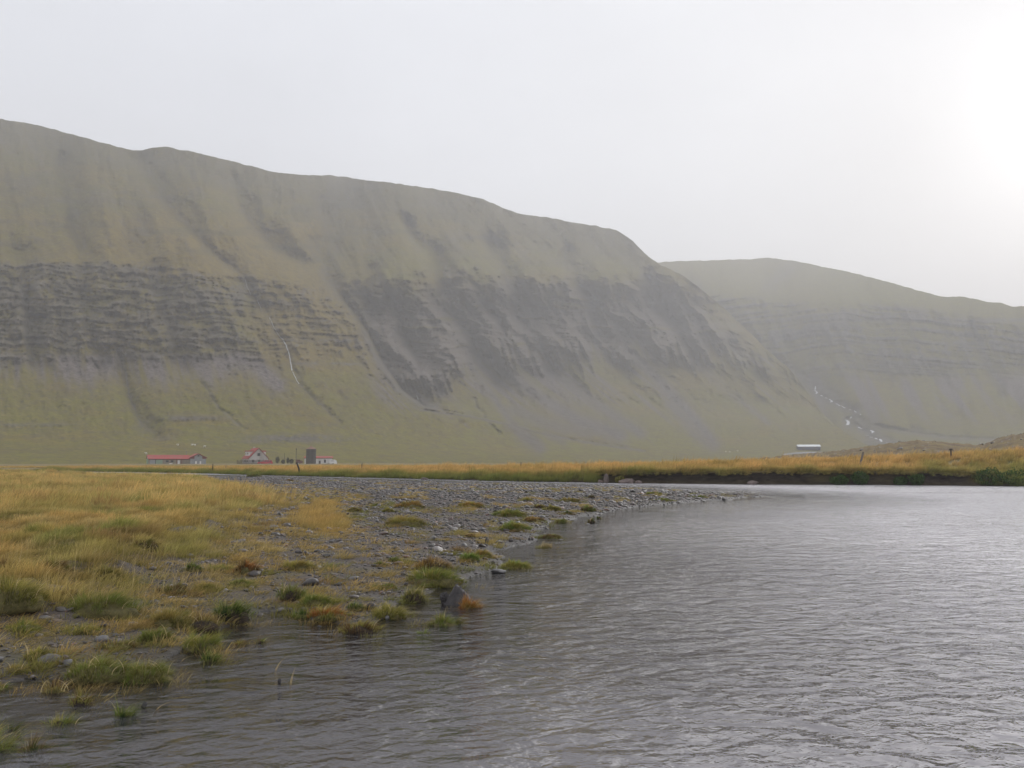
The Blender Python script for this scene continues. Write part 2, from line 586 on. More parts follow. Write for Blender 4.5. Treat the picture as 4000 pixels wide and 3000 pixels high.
m_basalt = stone_mat('dark_basalt', (0.022, 0.018, 0.018), (0.075, 0.066, 0.064), 0.5)
m_greystone = stone_mat('grey_stone', (0.09, 0.085, 0.085), (0.21, 0.2, 0.195), 0.55)
m_brownstone = stone_mat('brown_stone', (0.07, 0.05, 0.042), (0.17, 0.13, 0.11), 0.6)
m_pinkstone = stone_mat('pinkish_stone', (0.11, 0.08, 0.07), (0.22, 0.17, 0.15), 0.7)
m_turfclod = stone_mat('turf_mound', (0.05, 0.042, 0.016), (0.14, 0.12, 0.045), 0.95, 16)
m_clod = stone_mat('peat_clod', (0.014, 0.009, 0.007), (0.05, 0.033, 0.02), 0.9, 14)

# ------------------------------------------------------------------ haze: one closed box of pale air round everything
HAZE_BOTTOM, HAZE_TOP = -4.0, 900.0


def box_vf(x0, y0, z0, x1, y1, z1):
    V = [(x0, y0, z0), (x1, y0, z0), (x1, y1, z0), (x0, y1, z0), (x0, y0, z1), (x1, y0, z1), (x1, y1, z1), (x0, y1, z1)]
    F = [(0, 3, 2, 1), (4, 5, 6, 7), (0, 1, 5, 4), (1, 2, 6, 5), (2, 3, 7, 6), (3, 0, 4, 7)]
    return V, F


m_haze = bpy.data.materials.new('haze'); m_haze.use_nodes = True
t = m_haze.node_tree; t.nodes.clear()
pv = N(t.nodes, 'ShaderNodeVolumePrincipled')
pv.inputs['Color'].default_value = (0.97, 0.96, 0.98, 1)
pv.inputs['Density'].default_value = 0.00040
pv.inputs['Anisotropy'].default_value = 0.18
o_ = N(t.nodes, 'ShaderNodeOutputMaterial'); t.links.new(pv.outputs[0], o_.inputs['Volume'])
V, F = box_vf(-3600, -400, HAZE_BOTTOM, 5200, 5200, HAZE_TOP)
hm = bpy.data.meshes.new('haze'); hm.from_pydata(V, [], F)
haze = link('haze', hm, m_haze, kind='stuff')

# ------------------------------------------------------------------ ground sheet
az_in = np.radians(np.linspace(-41, 41, 520))
az = np.concatenate([np.radians(np.linspace(-180, -43, 30)), az_in, np.radians(np.linspace(43, 180, 30))])
rr = np.concatenate([[0.4, 0.9, 1.5, 2.2], np.geomspace(3.0, 130, 430), np.geomspace(135, 5000, 50)])
A, R = np.meshgrid(az, rr)
X, Y = R * np.sin(A), R * np.cos(A)
Z = ground_z(X, Y)
Z = np.maximum(Z, -2.6)
ms = poly_sd(X, Y, MEADOW)
gcov = sstep(0.0, 2.2, ms + fbm(X * 0.5, Y * 0.5, 3, 8) * 1.4)
for k, pp in enumerate(PATCHES):
    gcov = np.maximum(gcov, (0.9 if k == 0 else 0.5) * sstep(-0.5, 0.4, poly_sd(X, Y, pp) + fbm(X * 1.2, Y * 1.2, 3, 17 + k) * 1.0))
bd_, _, _ = bank_d(X, Y)
gcov = np.where(bd_ > 0, 1.0, gcov)
mossy = 0.55 * sstep(0.05, 0.45, fbm(X * 0.7, Y * 0.7, 4, 51)) * sstep(-0.1, 0.06, Z)
cover = np.stack([1 - gcov, gcov, mossy], -1)
gm = np_mesh('ground', np.stack([X, Y, Z], -1).reshape(-1, 3), grid_quads(len(rr), len(az))[:, ::-1], attrs={'cover': cover.reshape(-1, 3)})
ground = link('ground', gm, m_ground, kind='structure')

# ------------------------------------------------------------------ river surface
xs = np.linspace(-1, 1, 240)
ys = np.concatenate([[-6, -2, 1, 2.5], np.geomspace(3.6, 190, 260)])
U, YW = np.meshgrid(xs, ys)
XW = U * (np.abs(YW) * 0.95 + 6)
zg = ground_z(XW, YW)
depth = np.maximum(-zg, 0)
sdw = -poly_sd(XW, YW, SHORE)
rW = np.hypot(XW, YW)
pxw, _ = to_px(XW, np.maximum(YW, 1), 0)
opn = np.clip(0.16 + 0.84 * sstep(0.3, 2.4, sdw + fbm(XW * 0.25, YW * 0.25, 2, 3) * 1.5), 0, 1)
murk = np.clip(0.0 + 0.95 * depth, 0, 0.94)
wm = np_mesh('river', np.stack([XW, YW, 0 * XW], -1).reshape(-1, 3), grid_quads(len(ys), len(xs)), attrs={'open': opn.ravel(), 'murk': murk.ravel()})
river = link('river', wm, m_water, kind='structure')

# ------------------------------------------------------------------ far bank: undercut soil face with a turf lip
seglen = [math.dist(BANK[k], BANK[k + 1]) for k in range(len(BANK) - 1)]
cum = np.concatenate([[0], np.cumsum(seglen)])
s0 = cum[2]; s1 = cum[len(BANK) - 3]
S = np.arange(s0, s1, 0.22)
bx = np.interp(S, cum, [p[0] for p in BANK]); by = np.interp(S, cum, [p[1] for p in BANK])
tx, ty = np.gradient(bx), np.gradient(by)
ln = np.hypot(tx, ty); tx /= ln; ty /= ln
for _ in range(6):
    tx = np.convolve(np.pad(tx, 6, 'edge'), np.ones(13) / 13, 'valid'); ty = np.convolve(np.pad(ty, 6, 'edge'), np.ones(13) / 13, 'valid')
nx, ny = -ty, tx                   # towards the land
bpx = 2000 + FPX * bx / by
brb = np.hypot(bx, by)
lipz, topz = bank_levels(bpx, brb)
CUT = [(0, 0), (2280, 0), (2350, 0.7), (2420, 0.5), (2480, 1), (3130, 1), (3200, 0.55), (3300, 0.5), (3390, 0.9), (3480, 0.7), (3560, 1), (3760, 1), (3800, 0.3), (3850, 0.75), (3890, 0.15), (5000, 0)]
cut = interp(bpx, CUT)
wig = fbm(S * 0.35, S * 0 + 2.0, 3, 9) * 0.55 + fbm(S * 1.4, S * 0 + 5.0, 2, 19) * 0.18
lipz = lipz + fbm(S * 0.5, S * 0 + 7.0, 2, 29) * 0.14
prof_cut = [(-0.9, -0.6), (-0.15, -0.06), (0.05, 0.03), (0.15, 0.16), (0.30, 0.32), (0.42, 0.50), (0.48, 0.68), (0.44, 0.82), (0.22, 0.88), (0.16, 0.95), (0.30, 1.02), (1.1, 1.06), (2.6, 1.10), (3.6, 1.0)]
prof_soft = [(-0.9, -0.6), (-0.2, -0.08), (0.0, 0.04), (0.15, 0.14), (0.40, 0.30), (0.65, 0.45), (0.90, 0.58), (1.10, 0.70), (1.30, 0.80), (1.55, 0.88), (1.8, 0.95), (2.2, 1.03), (2.9, 1.10), (3.6, 1.0)]
rows = []; tf = []
for k in range(len(prof_cut)):
    (a0, z0), (a1, z1) = prof_soft[k], prof_cut[k]
    off = lerp(a0, a1, cut) + wig * (0.5 if k < 2 else 1.0)
    zz = lerp(z0, z1, cut)
    zz = np.where(zz > 0, zz * lipz, zz)
    if k == len(prof_cut) - 1:
        zz = zz - 0.5
    jit = fbm(S * 2.2, np.full_like(S, k * 1.9), 2, 61) * 0.12 * (0 if k in (0, len(prof_cut) - 1) else 1)
    rows.append(np.stack([bx + nx * (off + jit), by + ny * (off + jit), zz], -1))
    tf.append((1 - cut) if 3 < k < 8 else np.full_like(S, 1.0 if k >= 9 else 0.15))
bm_ = np_mesh('river_bank', np.concatenate(rows), grid_quads(len(rows), len(S))[:, ::-1], attrs={'turf': np.concatenate(tf)})
link('river_bank', bm_, m_soil, kind='structure')

# ------------------------------------------------------------------ the mountainsides
SKYLINE = [(-1600, 330), (-900, 330), (-400, 395), (0, 466), (108, 481), (235, 512), (362, 546), (480, 578), (542, 588), (575, 583), (615, 573), (723, 588), (904, 629), (1085, 673),
           (1175, 684), (1266, 684), (1447, 705), (1627, 727), (1808, 760), (1917, 790), (1989, 821), (2170, 855), (2333, 884), (2405, 900), (2459, 931),
           (2514, 985), (2559, 1022), (2640, 1062), (2740, 1130), (2850, 1225), (2920, 1290), (3000, 1370), (3095, 1455), (3150, 1525), (3190, 1585), (3240, 1640), (3310, 1695), (3400, 1740), (3520, 1766), (3700, 1778), (4300, 1786), (4900, 1790)]
TOE = [(-1600, 1813), (600, 1813), (1200, 1811), (1800, 1808), (2200, 1806), (2800, 1804), (3400, 1802), (4900, 1800)]
R_TOE = [(-1600, 420), (0, 425), (800, 440), (1200, 470), (1700, 560), (2200, 660), (2700, 760), (3300, 820), (4900, 820)]
pxs = np.concatenate([np.arange(-1500, -40, 25), np.arange(-40, 3520, 4.6), np.arange(3520, 4801, 30)])
NV = 400
vv = np.linspace(0, 1, NV)
toe = interp(pxs, TOE)
skyl = sinterp(pxs, SKYLINE) + fbm(pxs / 37.0, pxs * 0 + 0.5, 3, 77) * 5.0
PXg = np.repeat(pxs[None, :], NV, 0)
PYg = toe[None, :] + (skyl - toe)[None, :] * vv[:, None]


def line_mask(x, y, line, w):
    d, p = seg_dist(x, y, line)
    return np.exp(-(d / w) ** 2)


def strata(x, y, seed, tilt=0.055):
    q = y - tilt * x + 16 * fbm(x / 240.0, y / 200.0, 2, seed + 1)
    return q


def fallshear(x):
    return interp(x, [(0, 0.12), (500, 0.2), (1000, 0.45), (1500, 0.85), (2000, 1.15), (2700, 1.25), (3400, 1.3), (4400, 1.0)])


def main_masks(x, y):
    q = strata(x, y, 100)
    up = interp(x, [(0, 1008), (500, 1030), (900, 1052), (1150, 1085), (1270, 1135), (1400, 1090), (1600, 1072), (1750, 1055), (1900, 1075), (2100, 1088), (2300, 1062), (2600, 1092), (2760, 1150), (2900, 1260), (3100, 1440)])
    up = up + sstep(1320, 1500, x) * (70 * fbm(x / 110.0, x * 0 + 8.3, 3, 12) - 10)
    lo = interp(x, [(0, 1400), (500, 1410), (800, 1420), (1100, 1380), (1400, 1370), (1550, 1520), (1750, 1480), (1900, 1400), (2300, 1400), (2700, 1400), (2900, 1400), (3100, 1460)])
    n = fbm(x / 120.0, y / 60.0, 4, 5)
    topf = interp(x, [(0, 14), (1250, 16), (1400, 70), (2900, 80)])
    inb = sstep(-topf, topf * 1.3, y - up + n * (30 + topf) - 0.6 * topf + 70 * (topf / 80) * fbm((x - 0.3 * y) / 45.0, y / 300.0, 3, 40)) * sstep(45, -45, y - lo + n * 50 + 110 * fbm((x - 0.3 * (y - 1300)) / 22.0, y / 260.0, 2, 38))
    spur = np.interp(y, [900, 1060, 1180, 1300, 1430, 1530, 1590, 1620, 1660, 1710, 1765], [1250, 1270, 1330, 1420, 1480, 1560, 1640, 1800, 2000, 2200, 2560])
    dens = interp(x, [(0, 0.62), (800, 0.56), (930, 0.44), (1010, 0.22), (1700, 0.18)])
    densr = interp(x, [(1300, 0.36), (2500, 0.34), (2750, 0.28), (2950, 0.12)])
    dens = lerp(dens, densr, sstep(-10, 70, x - spur + 60 * fbm(x / 50.0, y / 50.0, 3, 36)))
    bigr = 1 - 2.6 * np.abs(fbm((x - 0.32 * (y - 1200)) / 95.0, y / 420.0, 3, 14))
    KS = interp(x, [(0, 0.10), (700, 0.22), (1200, 0.45), (1600, 0.62), (2600, 0.72), (3100, 0.8)])
    cf = x - KS * (y - 1200) + 46 * fbm(x / 130.0, y / 110.0, 3, 16) + 12 * fbm(x / 40.0, y / 40.0, 2, 18)
    bigr = 1 - 2.6 * np.abs(fbm(cf / 165.0, y / 430.0, 3, 14))
    ribs = fbm(cf / 50.0, y / 120.0, 4, 13) + 0.22 * bigr * (x > spur)
    lay = fbm(x / 210.0, q / 19.0 + 0.8 * fbm(x / 120.0, y / 120.0, 2, 26), 3, 23)
    lay2 = fbm(x / 300.0, q / 42.0, 2, 27)
    fine = fbm(x / 19.0, y / 11.0, 3, 37)
    chute = fbm(cf / 24.0, y / 95.0, 3, 39)
    raw = dens + 0.46 * lay + 0.34 * lay2 + 0.36 * ribs + 0.5 * fine + 0.36 * chute + 0.6 * fbm(x / 150.0, y / 85.0, 3, 25)
    rockl = 0.68 * sstep(0.34, 0.66, raw)
    gl_ = sstep(0.25, -0.55, bigr)  # gully floors take darker rock colour: painted shade as well as damp rock
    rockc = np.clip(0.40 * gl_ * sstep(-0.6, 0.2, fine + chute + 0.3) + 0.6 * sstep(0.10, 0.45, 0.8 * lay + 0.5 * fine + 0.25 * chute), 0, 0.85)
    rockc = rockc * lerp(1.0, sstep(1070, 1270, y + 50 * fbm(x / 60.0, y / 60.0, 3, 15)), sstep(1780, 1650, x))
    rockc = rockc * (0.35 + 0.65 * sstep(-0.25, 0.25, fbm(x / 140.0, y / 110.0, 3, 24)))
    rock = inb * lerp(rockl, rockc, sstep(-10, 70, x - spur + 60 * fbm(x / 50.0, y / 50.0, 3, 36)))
    hi_ = sstep(20, -80, y - up)
    rock = np.maximum(rock, hi_ * 0.45 * sstep(0.12, 0.55, 0.5 * fbm(x / 330.0, (y - 0.05 * x) / 30.0, 3, 55) + 0.7 * fbm((x - 0.5 * (y - 900)) / 40.0, y / 170.0, 3, 57) + 0.3 * fine))
    # strong ledges
    for yy, x0, x1, wd in ((1325, 0, 980, 16), (1330, 880, 1500, 9), (1180, 0, 900, 10), (1255, 0, 820, 8), (1120, 0, 960, 8), (1385, 0, 700, 9), (1420, 1150, 1420, 5)):
        c = yy + 10 * fbm(x / 160.0, x * 0 + yy, 2, 33)
        rock = np.maximum(rock, 0.9 * np.exp(-((y - c) / wd) ** 2) * sstep(x0 - 60, x0 + 20, x) * sstep(x1 + 20, x1 - 60, x) * sstep(-0.25, 0.3, ribs + 0.3 * lay + 0.6 * fine))
    # low outcrops on the apron
    outc = np.zeros_like(x)
    for (cx, cy, wx, wy, a) in ((1150, 1712, 190, 17, 1.0), (1010, 1725, 90, 10, 0.6), (1290, 1720, 80, 8, 0.7), (740, 1633, 150, 11, 0.85), (560, 1668, 40, 30, 0.5), (130, 1660, 150, 7, 0.7), (640, 1712, 70, 12, 0.4), (1250, 1660, 90, 8, 0.4), (1190, 1420, 60, 12, 0.5)):
        rock = np.maximum(rock, a * np.exp(-(((x - cx) / wx) ** 2 + ((y - cy) / wy) ** 2) ** 1.5) * sstep(-0.60, -0.02, 0.5 * ribs + 1.0 * fbm(x / 20.0, y / 14.0, 4, 71)))
        outc = np.maximum(outc, a * np.exp(-(((x - cx) / wx) ** 2 + ((y - cy) / wy) ** 2) ** 1.5) * (0.7 + 0.6 * fbm(x / 16.0, y / 60.0, 3, 72)))
    # faint outcrops high up
    for (cx, cy, wx, wy, a) in ((560, 900, 60, 60, 0.4), (1480, 880, 60, 90, 0.35), (950, 700, 200, 30, 0.3), (1640, 800, 200, 25, 0.3), (450, 775, 330, 45, 0.55), (300, 870, 40, 90, 0.5), (1350, 850, 110, 70, 0.4), (1800, 950, 140, 50, 0.55), (2050, 1010, 90, 40, 0.5), (2260, 1030, 90, 30, 0.45), (760, 640, 300, 60, 0.25), (90, 700, 160, 60, 0.3), (1200, 780, 200, 50, 0.3), (2480, 970, 60, 60, 0.35)):
        rock = np.maximum(rock, a * np.exp(-(((x - cx) / wx) ** 2 + ((y - cy) / wy) ** 2)) * sstep(-0.1, 0.3, 0.6 * lay + 0.6 * ribs + 0.1))
    # scree streaks down the fall line
    k = fallshear(x)
    c = x - k * (y - 1400)
    st = fbm(c / 52.0, y / 420.0 + 3, 3, 43) + 0.35 * fbm(c / 15.0, y / 160.0, 2, 47)
    wl_ = sstep(1370, 1400, y) * sstep(1545, 1440, y + 60 * vnoise(c / 40.0, c * 0 + 3.1, 3)) * sstep(1000, 850, x)
    wl2 = line_mask(x, y, [(930, 1390), (1010, 1450), (1080, 1510)], 38) * 0.8 + line_mask(x, y, [(1000, 1400), (1090, 1500)], 25) * 0.5
    wc = sstep(1400, 1520, x) * sstep(1340, 1420, y) * sstep(1700, 1500, y + 110 * vnoise(c / 60.0, c * 0 + 1.7, 9)) * sstep(3150, 2950, c + (y - 1400) * 1.1)
    scree = np.clip(wl_ * sstep(-0.45, 0.1, st) + wl2 + wc * sstep(0.0, 0.2, st - 0.04), 0, 1)
    for ln_, w, a in (([(1860, 1330), (1960, 1440), (2080, 1530), (2250, 1640), (2420, 1700)], 34, 0.95), ([(2080, 1400), (2250, 1520), (2420, 1640), (2500, 1690)], 26, 0.8),
                      ([(2460, 1380), (2560, 1470), (2680, 1600), (2780, 1720)], 24, 0.95), ([(1560, 1400), (1640, 1470), (1720, 1540)], 24, 0.7), ([(1830, 1420), (1920, 1540), (1990, 1640)], 16, 0.8),
                      ([(2740, 1440), (2860, 1540), (3000, 1650)], 14, 0.6), ([(2620, 1580), (2720, 1690), (2790, 1740)], 26, 0.8), ([(2000, 1600), (2150, 1660), (2300, 1690)], 30, 0.6),
                      ([(2000, 1660), (2040, 1700), (2110, 1750)], 26, 0.75), ([(2130, 1690), (2200, 1730)], 18, 0.5)):
        scree = np.maximum(scree, a * line_mask(x, y, ln_, w) * sstep(-0.5, 0.0, st + 0.3))
        rock = np.maximum(rock, 0.8 * a * line_mask(x, y, ln_, 0.7 * w) * sstep(-0.35, 0.25, st + 0.2))
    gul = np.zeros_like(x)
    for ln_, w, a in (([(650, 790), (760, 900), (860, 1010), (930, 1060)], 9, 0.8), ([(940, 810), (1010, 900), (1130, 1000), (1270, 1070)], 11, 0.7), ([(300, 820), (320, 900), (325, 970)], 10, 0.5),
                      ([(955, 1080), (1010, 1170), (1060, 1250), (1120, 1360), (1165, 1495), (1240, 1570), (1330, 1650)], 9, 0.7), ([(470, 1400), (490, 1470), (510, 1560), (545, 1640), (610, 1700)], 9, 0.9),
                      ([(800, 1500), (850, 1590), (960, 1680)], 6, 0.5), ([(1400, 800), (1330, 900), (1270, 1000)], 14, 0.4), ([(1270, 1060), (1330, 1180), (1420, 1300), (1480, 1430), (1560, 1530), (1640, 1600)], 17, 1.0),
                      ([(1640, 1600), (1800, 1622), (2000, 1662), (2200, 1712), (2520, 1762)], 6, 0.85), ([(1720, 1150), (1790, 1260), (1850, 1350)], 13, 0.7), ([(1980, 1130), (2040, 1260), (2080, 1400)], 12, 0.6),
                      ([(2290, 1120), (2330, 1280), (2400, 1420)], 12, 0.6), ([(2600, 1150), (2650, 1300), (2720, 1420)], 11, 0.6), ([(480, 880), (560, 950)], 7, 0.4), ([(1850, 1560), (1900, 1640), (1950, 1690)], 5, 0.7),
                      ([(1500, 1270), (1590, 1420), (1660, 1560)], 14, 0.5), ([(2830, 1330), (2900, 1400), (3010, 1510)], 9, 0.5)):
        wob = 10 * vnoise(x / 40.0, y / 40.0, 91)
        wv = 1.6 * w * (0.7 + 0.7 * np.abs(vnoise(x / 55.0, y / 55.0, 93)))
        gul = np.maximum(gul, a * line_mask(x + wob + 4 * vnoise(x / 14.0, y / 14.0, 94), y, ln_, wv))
    for ln_, w, a in (([(1640, 1600), (1720, 1612), (1800, 1622), (1900, 1640), (2000, 1662), (2100, 1690), (2200, 1712), (2350, 1738), (2520, 1762)], 5, 0.9), ([(1570, 1520), (1630, 1575), (1700, 1590)], 24, 0.85), ([(2050, 1690), (2090, 1730)], 26, 0.7),
                      ([(470, 1400), (492, 1470), (512, 1560), (545, 1640), (560, 1665)], 6, 0.8), ([(1165, 1500), (1240, 1570), (1300, 1625)], 5, 0.6), ([(800, 1500), (850, 1590), (930, 1660)], 5, 0.6), ([(2460, 1400), (2560, 1480), (2680, 1600)], 12, 0.7), ([(1420, 1300), (1480, 1430), (1560, 1530)], 16, 0.9)):
        rock = np.maximum(rock, a * line_mask(x + 7 * vnoise(x / 25.0, y / 25.0, 96), y, ln_, w * (0.7 + 0.8 * np.abs(vnoise(x / 40.0, y / 40.0, 97)))) * sstep(-0.7, 0.0, fine + 0.2))
    wide = np.zeros_like(x)
    for ln_, w, a in (([(560, 640), (760, 900), (900, 1050), (1000, 1200)], 50, 0.8), ([(880, 700), (1000, 900), (1130, 1000), (1270, 1070)], 45, 0.8), ([(1340, 690), (1300, 860), (1265, 1000), (1300, 1090)], 75, 1.3),
                      ([(1600, 880), (1700, 1000), (1760, 1150), (1850, 1330), (1960, 1480)], 48, 1.2), ([(1920, 960), (2020, 1130), (2080, 1300), (2150, 1450)], 42, 1.1), ([(2210, 1000), (2300, 1150), (2370, 1330), (2450, 1470)], 40, 1.1),
                      ([(2540, 1080), (2640, 1250), (2730, 1420)], 34, 1.0), ([(1450, 1060), (1560, 1250), (1650, 1420)], 42, 1.0), ([(250, 620), (310, 850), (330, 1000)], 40, 0.7), ([(480, 1380), (510, 1560), (610, 1700)], 40, 0.5), ([(90, 1000), (110, 1200), (150, 1420)], 35, 0.6), ([(330, 1030), (350, 1250), (400, 1420)], 30, 0.6), ([(620, 1040), (660, 1250), (720, 1420)], 34, 0.6)):
        wb = 26 * vnoise(x / 80.0, y / 80.0, 95)
        wide = np.maximum(wide, a * line_mask(x + wb, y, ln_, w))
    rock = np.maximum(rock, 0.40 * sstep(0.45, 1.0, wide) * sstep(-0.2, 0.4, fine + 0.6 * ribs + 0.5 * chute) * sstep(1500, 1380, y))  # broad gullies darkened in colour too, for less skylight and wet rock
    rock = np.clip(rock, 0, 1)
    behind = sstep(-4, 26, x - spur) * sstep(1060, 1230, y) * sstep(1720, 1560, y)
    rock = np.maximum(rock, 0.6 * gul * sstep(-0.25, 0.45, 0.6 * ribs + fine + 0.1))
    rock = np.maximum(rock, 0.7 * np.exp(-((x - spur - 45) / 46.0) ** 2) * sstep(1180, 1290, y) * sstep(1660, 1580, y) * sstep(-0.2, 0.3, ribs + fine + 0.2))  # shade of the ravine beside the spur, painted in as dark rock
    ledge = sstep(0.22, 0.5, lay + 0.5 * lay2)
    scree = np.maximum(scree, inb * sstep(0, 90, x - spur) * lerp(1.0, 0.3 + 0.7 * sstep(1060, 1230, y), sstep(1780, 1650, x)) * (0.9 - 0.75 * ledge) * sstep(3050, 2800, x))
    lush = np.clip(sstep(1350, 1650, y) * 0.75 + 0.7 * sstep(1300, 1500, x) * sstep(2700, 2400, x) * sstep(780, 860, y) * sstep(1130, 1060, y) + 0.5 * fbm(x / 300.0, y / 120.0, 3, 88), 0, 1) * sstep(0, 200, y - 900)
    return rock, scree, gul, behind, lush, ribs, lay, lay2, inb, dens, bigr * sstep(-20, 60, x - spur), wide - 0.16 * outc


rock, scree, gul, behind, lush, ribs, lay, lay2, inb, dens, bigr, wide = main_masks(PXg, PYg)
TT = (HORIZON - PYg) / FPX
gentle = interp(pxs, [(-1500, 0.16), (600, 0.16), (1500, 0.13), (2200, 0.10), (3000, 0.075), (4900, 0.06)])[None, :]
apron = sstep(1800, 1560, PYg)
slope = lerp(gentle + 0 * PYg, 0.50 + 0 * PYg, apron)
slope = lerp(slope, 0.86 + 0.55 * sstep(-0.2, 0.35, lay2) + 0.5 * sstep(-0.1, 0.3, lay), inb * np.clip(dens, 0, 1))
upper = interp(pxs, [(-1500, 1010), (0, 1010), (900, 1050), (1800, 1010), (2400, 1010), (2700, 1110), (3100, 1400)])[None, :]
hi = sstep(20, -60, PYg - upper)
slope = lerp(slope, 0.66 + 0.10 * lay2, hi)
slope = np.maximum(slope, TT + 0.055)
dT = np.diff(TT, axis=0, prepend=TT[:1])
lr = np.cumsum(dT / (slope - TT), axis=0)
RM = interp(pxs, R_TOE)[None, :] * np.exp(lr)
# smooth the plan a little sideways, then carve gullies, ribs and the hollow behind the spur
ker = np.hanning(61); ker /= ker.sum()
RM = np.apply_along_axis(lambda a: np.convolve(np.pad(a, 30, 'edge'), ker, 'valid'), 1, RM)
relief = 0.16 * behind + 0.016 * gul + 0.060 * wide
relief = relief - (0.032 * ribs + 0.018 * lay + 0.060 * bigr + 0.010 * fbm(PXg / 15.0, PYg / 22.0, 3, 205)) * inb - 0.030 * bigr * sstep(1760, 1450, PYg) * sstep(1300, 1420, PYg) - 0.011 * fbm((PXg - fallshear(PXg) * (PYg - 1400)) / 70.0, PYg / 300.0, 4, 201) * sstep(1810, 1600, PYg)
relief = relief - 0.055 * fbm((PXg - 0.35 * (PYg - 1000)) / 190.0, PYg / 400.0, 3, 301) * hi - 0.008 * fbm(PXg / 26.0, PYg / 26.0, 4, 401) * sstep(1800, 1700, PYg)
RM = RM * (1 + relief)


def polar_xyz(px, py, r):
    u = (px - 2000) / FPX
    d = ray(px, py)
    h = np.hypot(d[..., 0], d[..., 1])
    return np.stack([d[..., 0] / h * r, d[..., 1] / h * r, EYE + d[..., 2] / h * r], -1)


XYZ = polar_xyz(PXg, PYg, RM)
back = []
for k, (fr_, dz) in enumerate(((1.02, -2), (1.08, -14), (1.2, -60), (1.45, -200))):
    bk = XYZ[-1].copy(); bk[:, :2] *= fr_; bk[:, 2] = np.maximum(bk[:, 2] + dz, -2); back.append(bk)
front = XYZ[0].copy(); front[:, 2] -= 2.2; front[:, :2] *= 0.995
front[:, 2] = np.maximum(front[:, 2], -2.8)
allv = np.concatenate([front[None], XYZ] + [b_[None] for b_ in back], 0)
under = PYg - skyl[None, :]
heath = np.clip(0.95 * sstep(190, 40, under + 60 * fbm(PXg / 130.0, PYg / 40.0, 3, 960)) * sstep(2620, 2450, PXg) + 0.75 * sstep(0.1, 0.35, fbm(PXg / 210.0, (PYg - 0.06 * PXg) / 42.0, 4, 961)) * sstep(1120, 950, PYg), 0, 0.95)
tan_ = np.clip(0.8 * sstep(250, 500, PXg) * sstep(1330, 1200, PXg) * sstep(800, 900, PYg) * sstep(1110, 1060, PYg) + 0.7 * sstep(920, 1050, PXg) * sstep(1560, 1430, PXg) * sstep(1060, 1120, PYg) * sstep(1480, 1380, PYg)
               + 0.5 * sstep(0.0, 0.4, fbm(PXg / 260.0, PYg / 70.0, 3, 962)) * sstep(1800, 1740, PYg), 0, 0.9) * (1 - heath)
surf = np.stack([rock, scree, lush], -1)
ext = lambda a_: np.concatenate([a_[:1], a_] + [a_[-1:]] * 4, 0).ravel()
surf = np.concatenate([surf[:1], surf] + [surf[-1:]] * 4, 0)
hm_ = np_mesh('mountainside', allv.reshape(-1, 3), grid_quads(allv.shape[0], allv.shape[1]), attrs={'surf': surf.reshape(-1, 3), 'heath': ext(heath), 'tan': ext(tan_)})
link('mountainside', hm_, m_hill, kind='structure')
print('MAIN r', RM.min(), RM.max(), 'z', XYZ[..., 2].max())


def hill_at(px, py, off=0.0):
    """point on the near mountainside seen at a pixel (moved 'off' metres towards the valley)"""
    j = int(np.clip(np.searchsorted(pxs, px) - 1, 0, len(pxs) - 2))
    f = (px - pxs[j]) / (pxs[j + 1] - pxs[j])
    ra = np.interp(-py, -PYg[:, j], RM[:, j]); rb_ = np.interp(-py, -PYg[:, j + 1], RM[:, j + 1])
    return polar_xyz(np.array(float(px)), np.array(float(py)), ra + (rb_ - ra) * f - off)


# far mountain on the right
SKY2 = [(2300, 1090), (2450, 1050), (2559, 1026), (2660, 1020), (2760, 1018), (2860, 1014), (2950, 1012), (3000, 1007), (3060, 1013), (3110, 1020), (3200, 1040), (3300, 1060), (3400, 1083), (3500, 1110), (3620, 1143),
        (3700, 1160), (3745, 1158), (3800, 1166), (3860, 1180), (3910, 1183), (3940, 1194), (4000, 1195), (4100, 1210), (4400, 1270), (5000, 1330), (5400, 1400)]
px2 = np.concatenate([np.arange(2300, 4060, 6.5), np.arange(4060, 5400, 24)])
NV2 = 260
toe2 = interp(px2, [(2300, 1720), (3200, 1778), (3600, 1785), (5400, 1785)])
sky2 = sinterp(px2, SKY2) + fbm(px2 / 30.0, px2 * 0 + 0.5, 3, 78) * 4.0
PX2 = np.repeat(px2[None, :], NV2, 0)
PY2 = toe2[None, :] + (sky2 - toe2)[None, :] * np.linspace(0, 1, NV2)[:, None]
q2 = PY2 - 0.10 * np.abs(PX2 - 3300) + 14 * fbm(PX2 / 240.0, PY2 / 200.0, 2, 501)
lay_ = fbm(PX2 / 420.0, q2 / 16.0, 3, 523)
ribs2 = fbm((PX2 - 0.35 * (PY2 - 1300)) / 46.0, PY2 / 170.0, 4, 513)
up2 = interp(px2, [(2300, 1130), (2900, 1160), (3150, 1190), (3500, 1190), (4000, 1270), (5400, 1400)])[None, :]
in2 = sstep(-20, 20, PY2 - up2) * sstep(60, -60, PY2 - 1470 + 50 * ribs2)
rock2 = in2 * sstep(0.40, 0.68, 0.5 + 0.6 * lay_ + 0.5 * ribs2 + 0.3 * fbm(PX2 / 20.0, PY2 / 14.0, 3, 531))
cc = PX2 - interp(PX2, [(2900, 0.2), (3300, 0.4), (3700, 0.7), (4200, 0.9)]) * (PY2 - 1450)
st2 = fbm(cc / 75.0, PY2 / 420.0, 3, 543)
scree2 = sstep(1420, 1500, PY2) * sstep(1690, 1560, PY2 + 60 * vnoise(cc / 50.0, cc * 0, 4)) * sstep(-0.1, 0.14, st2)
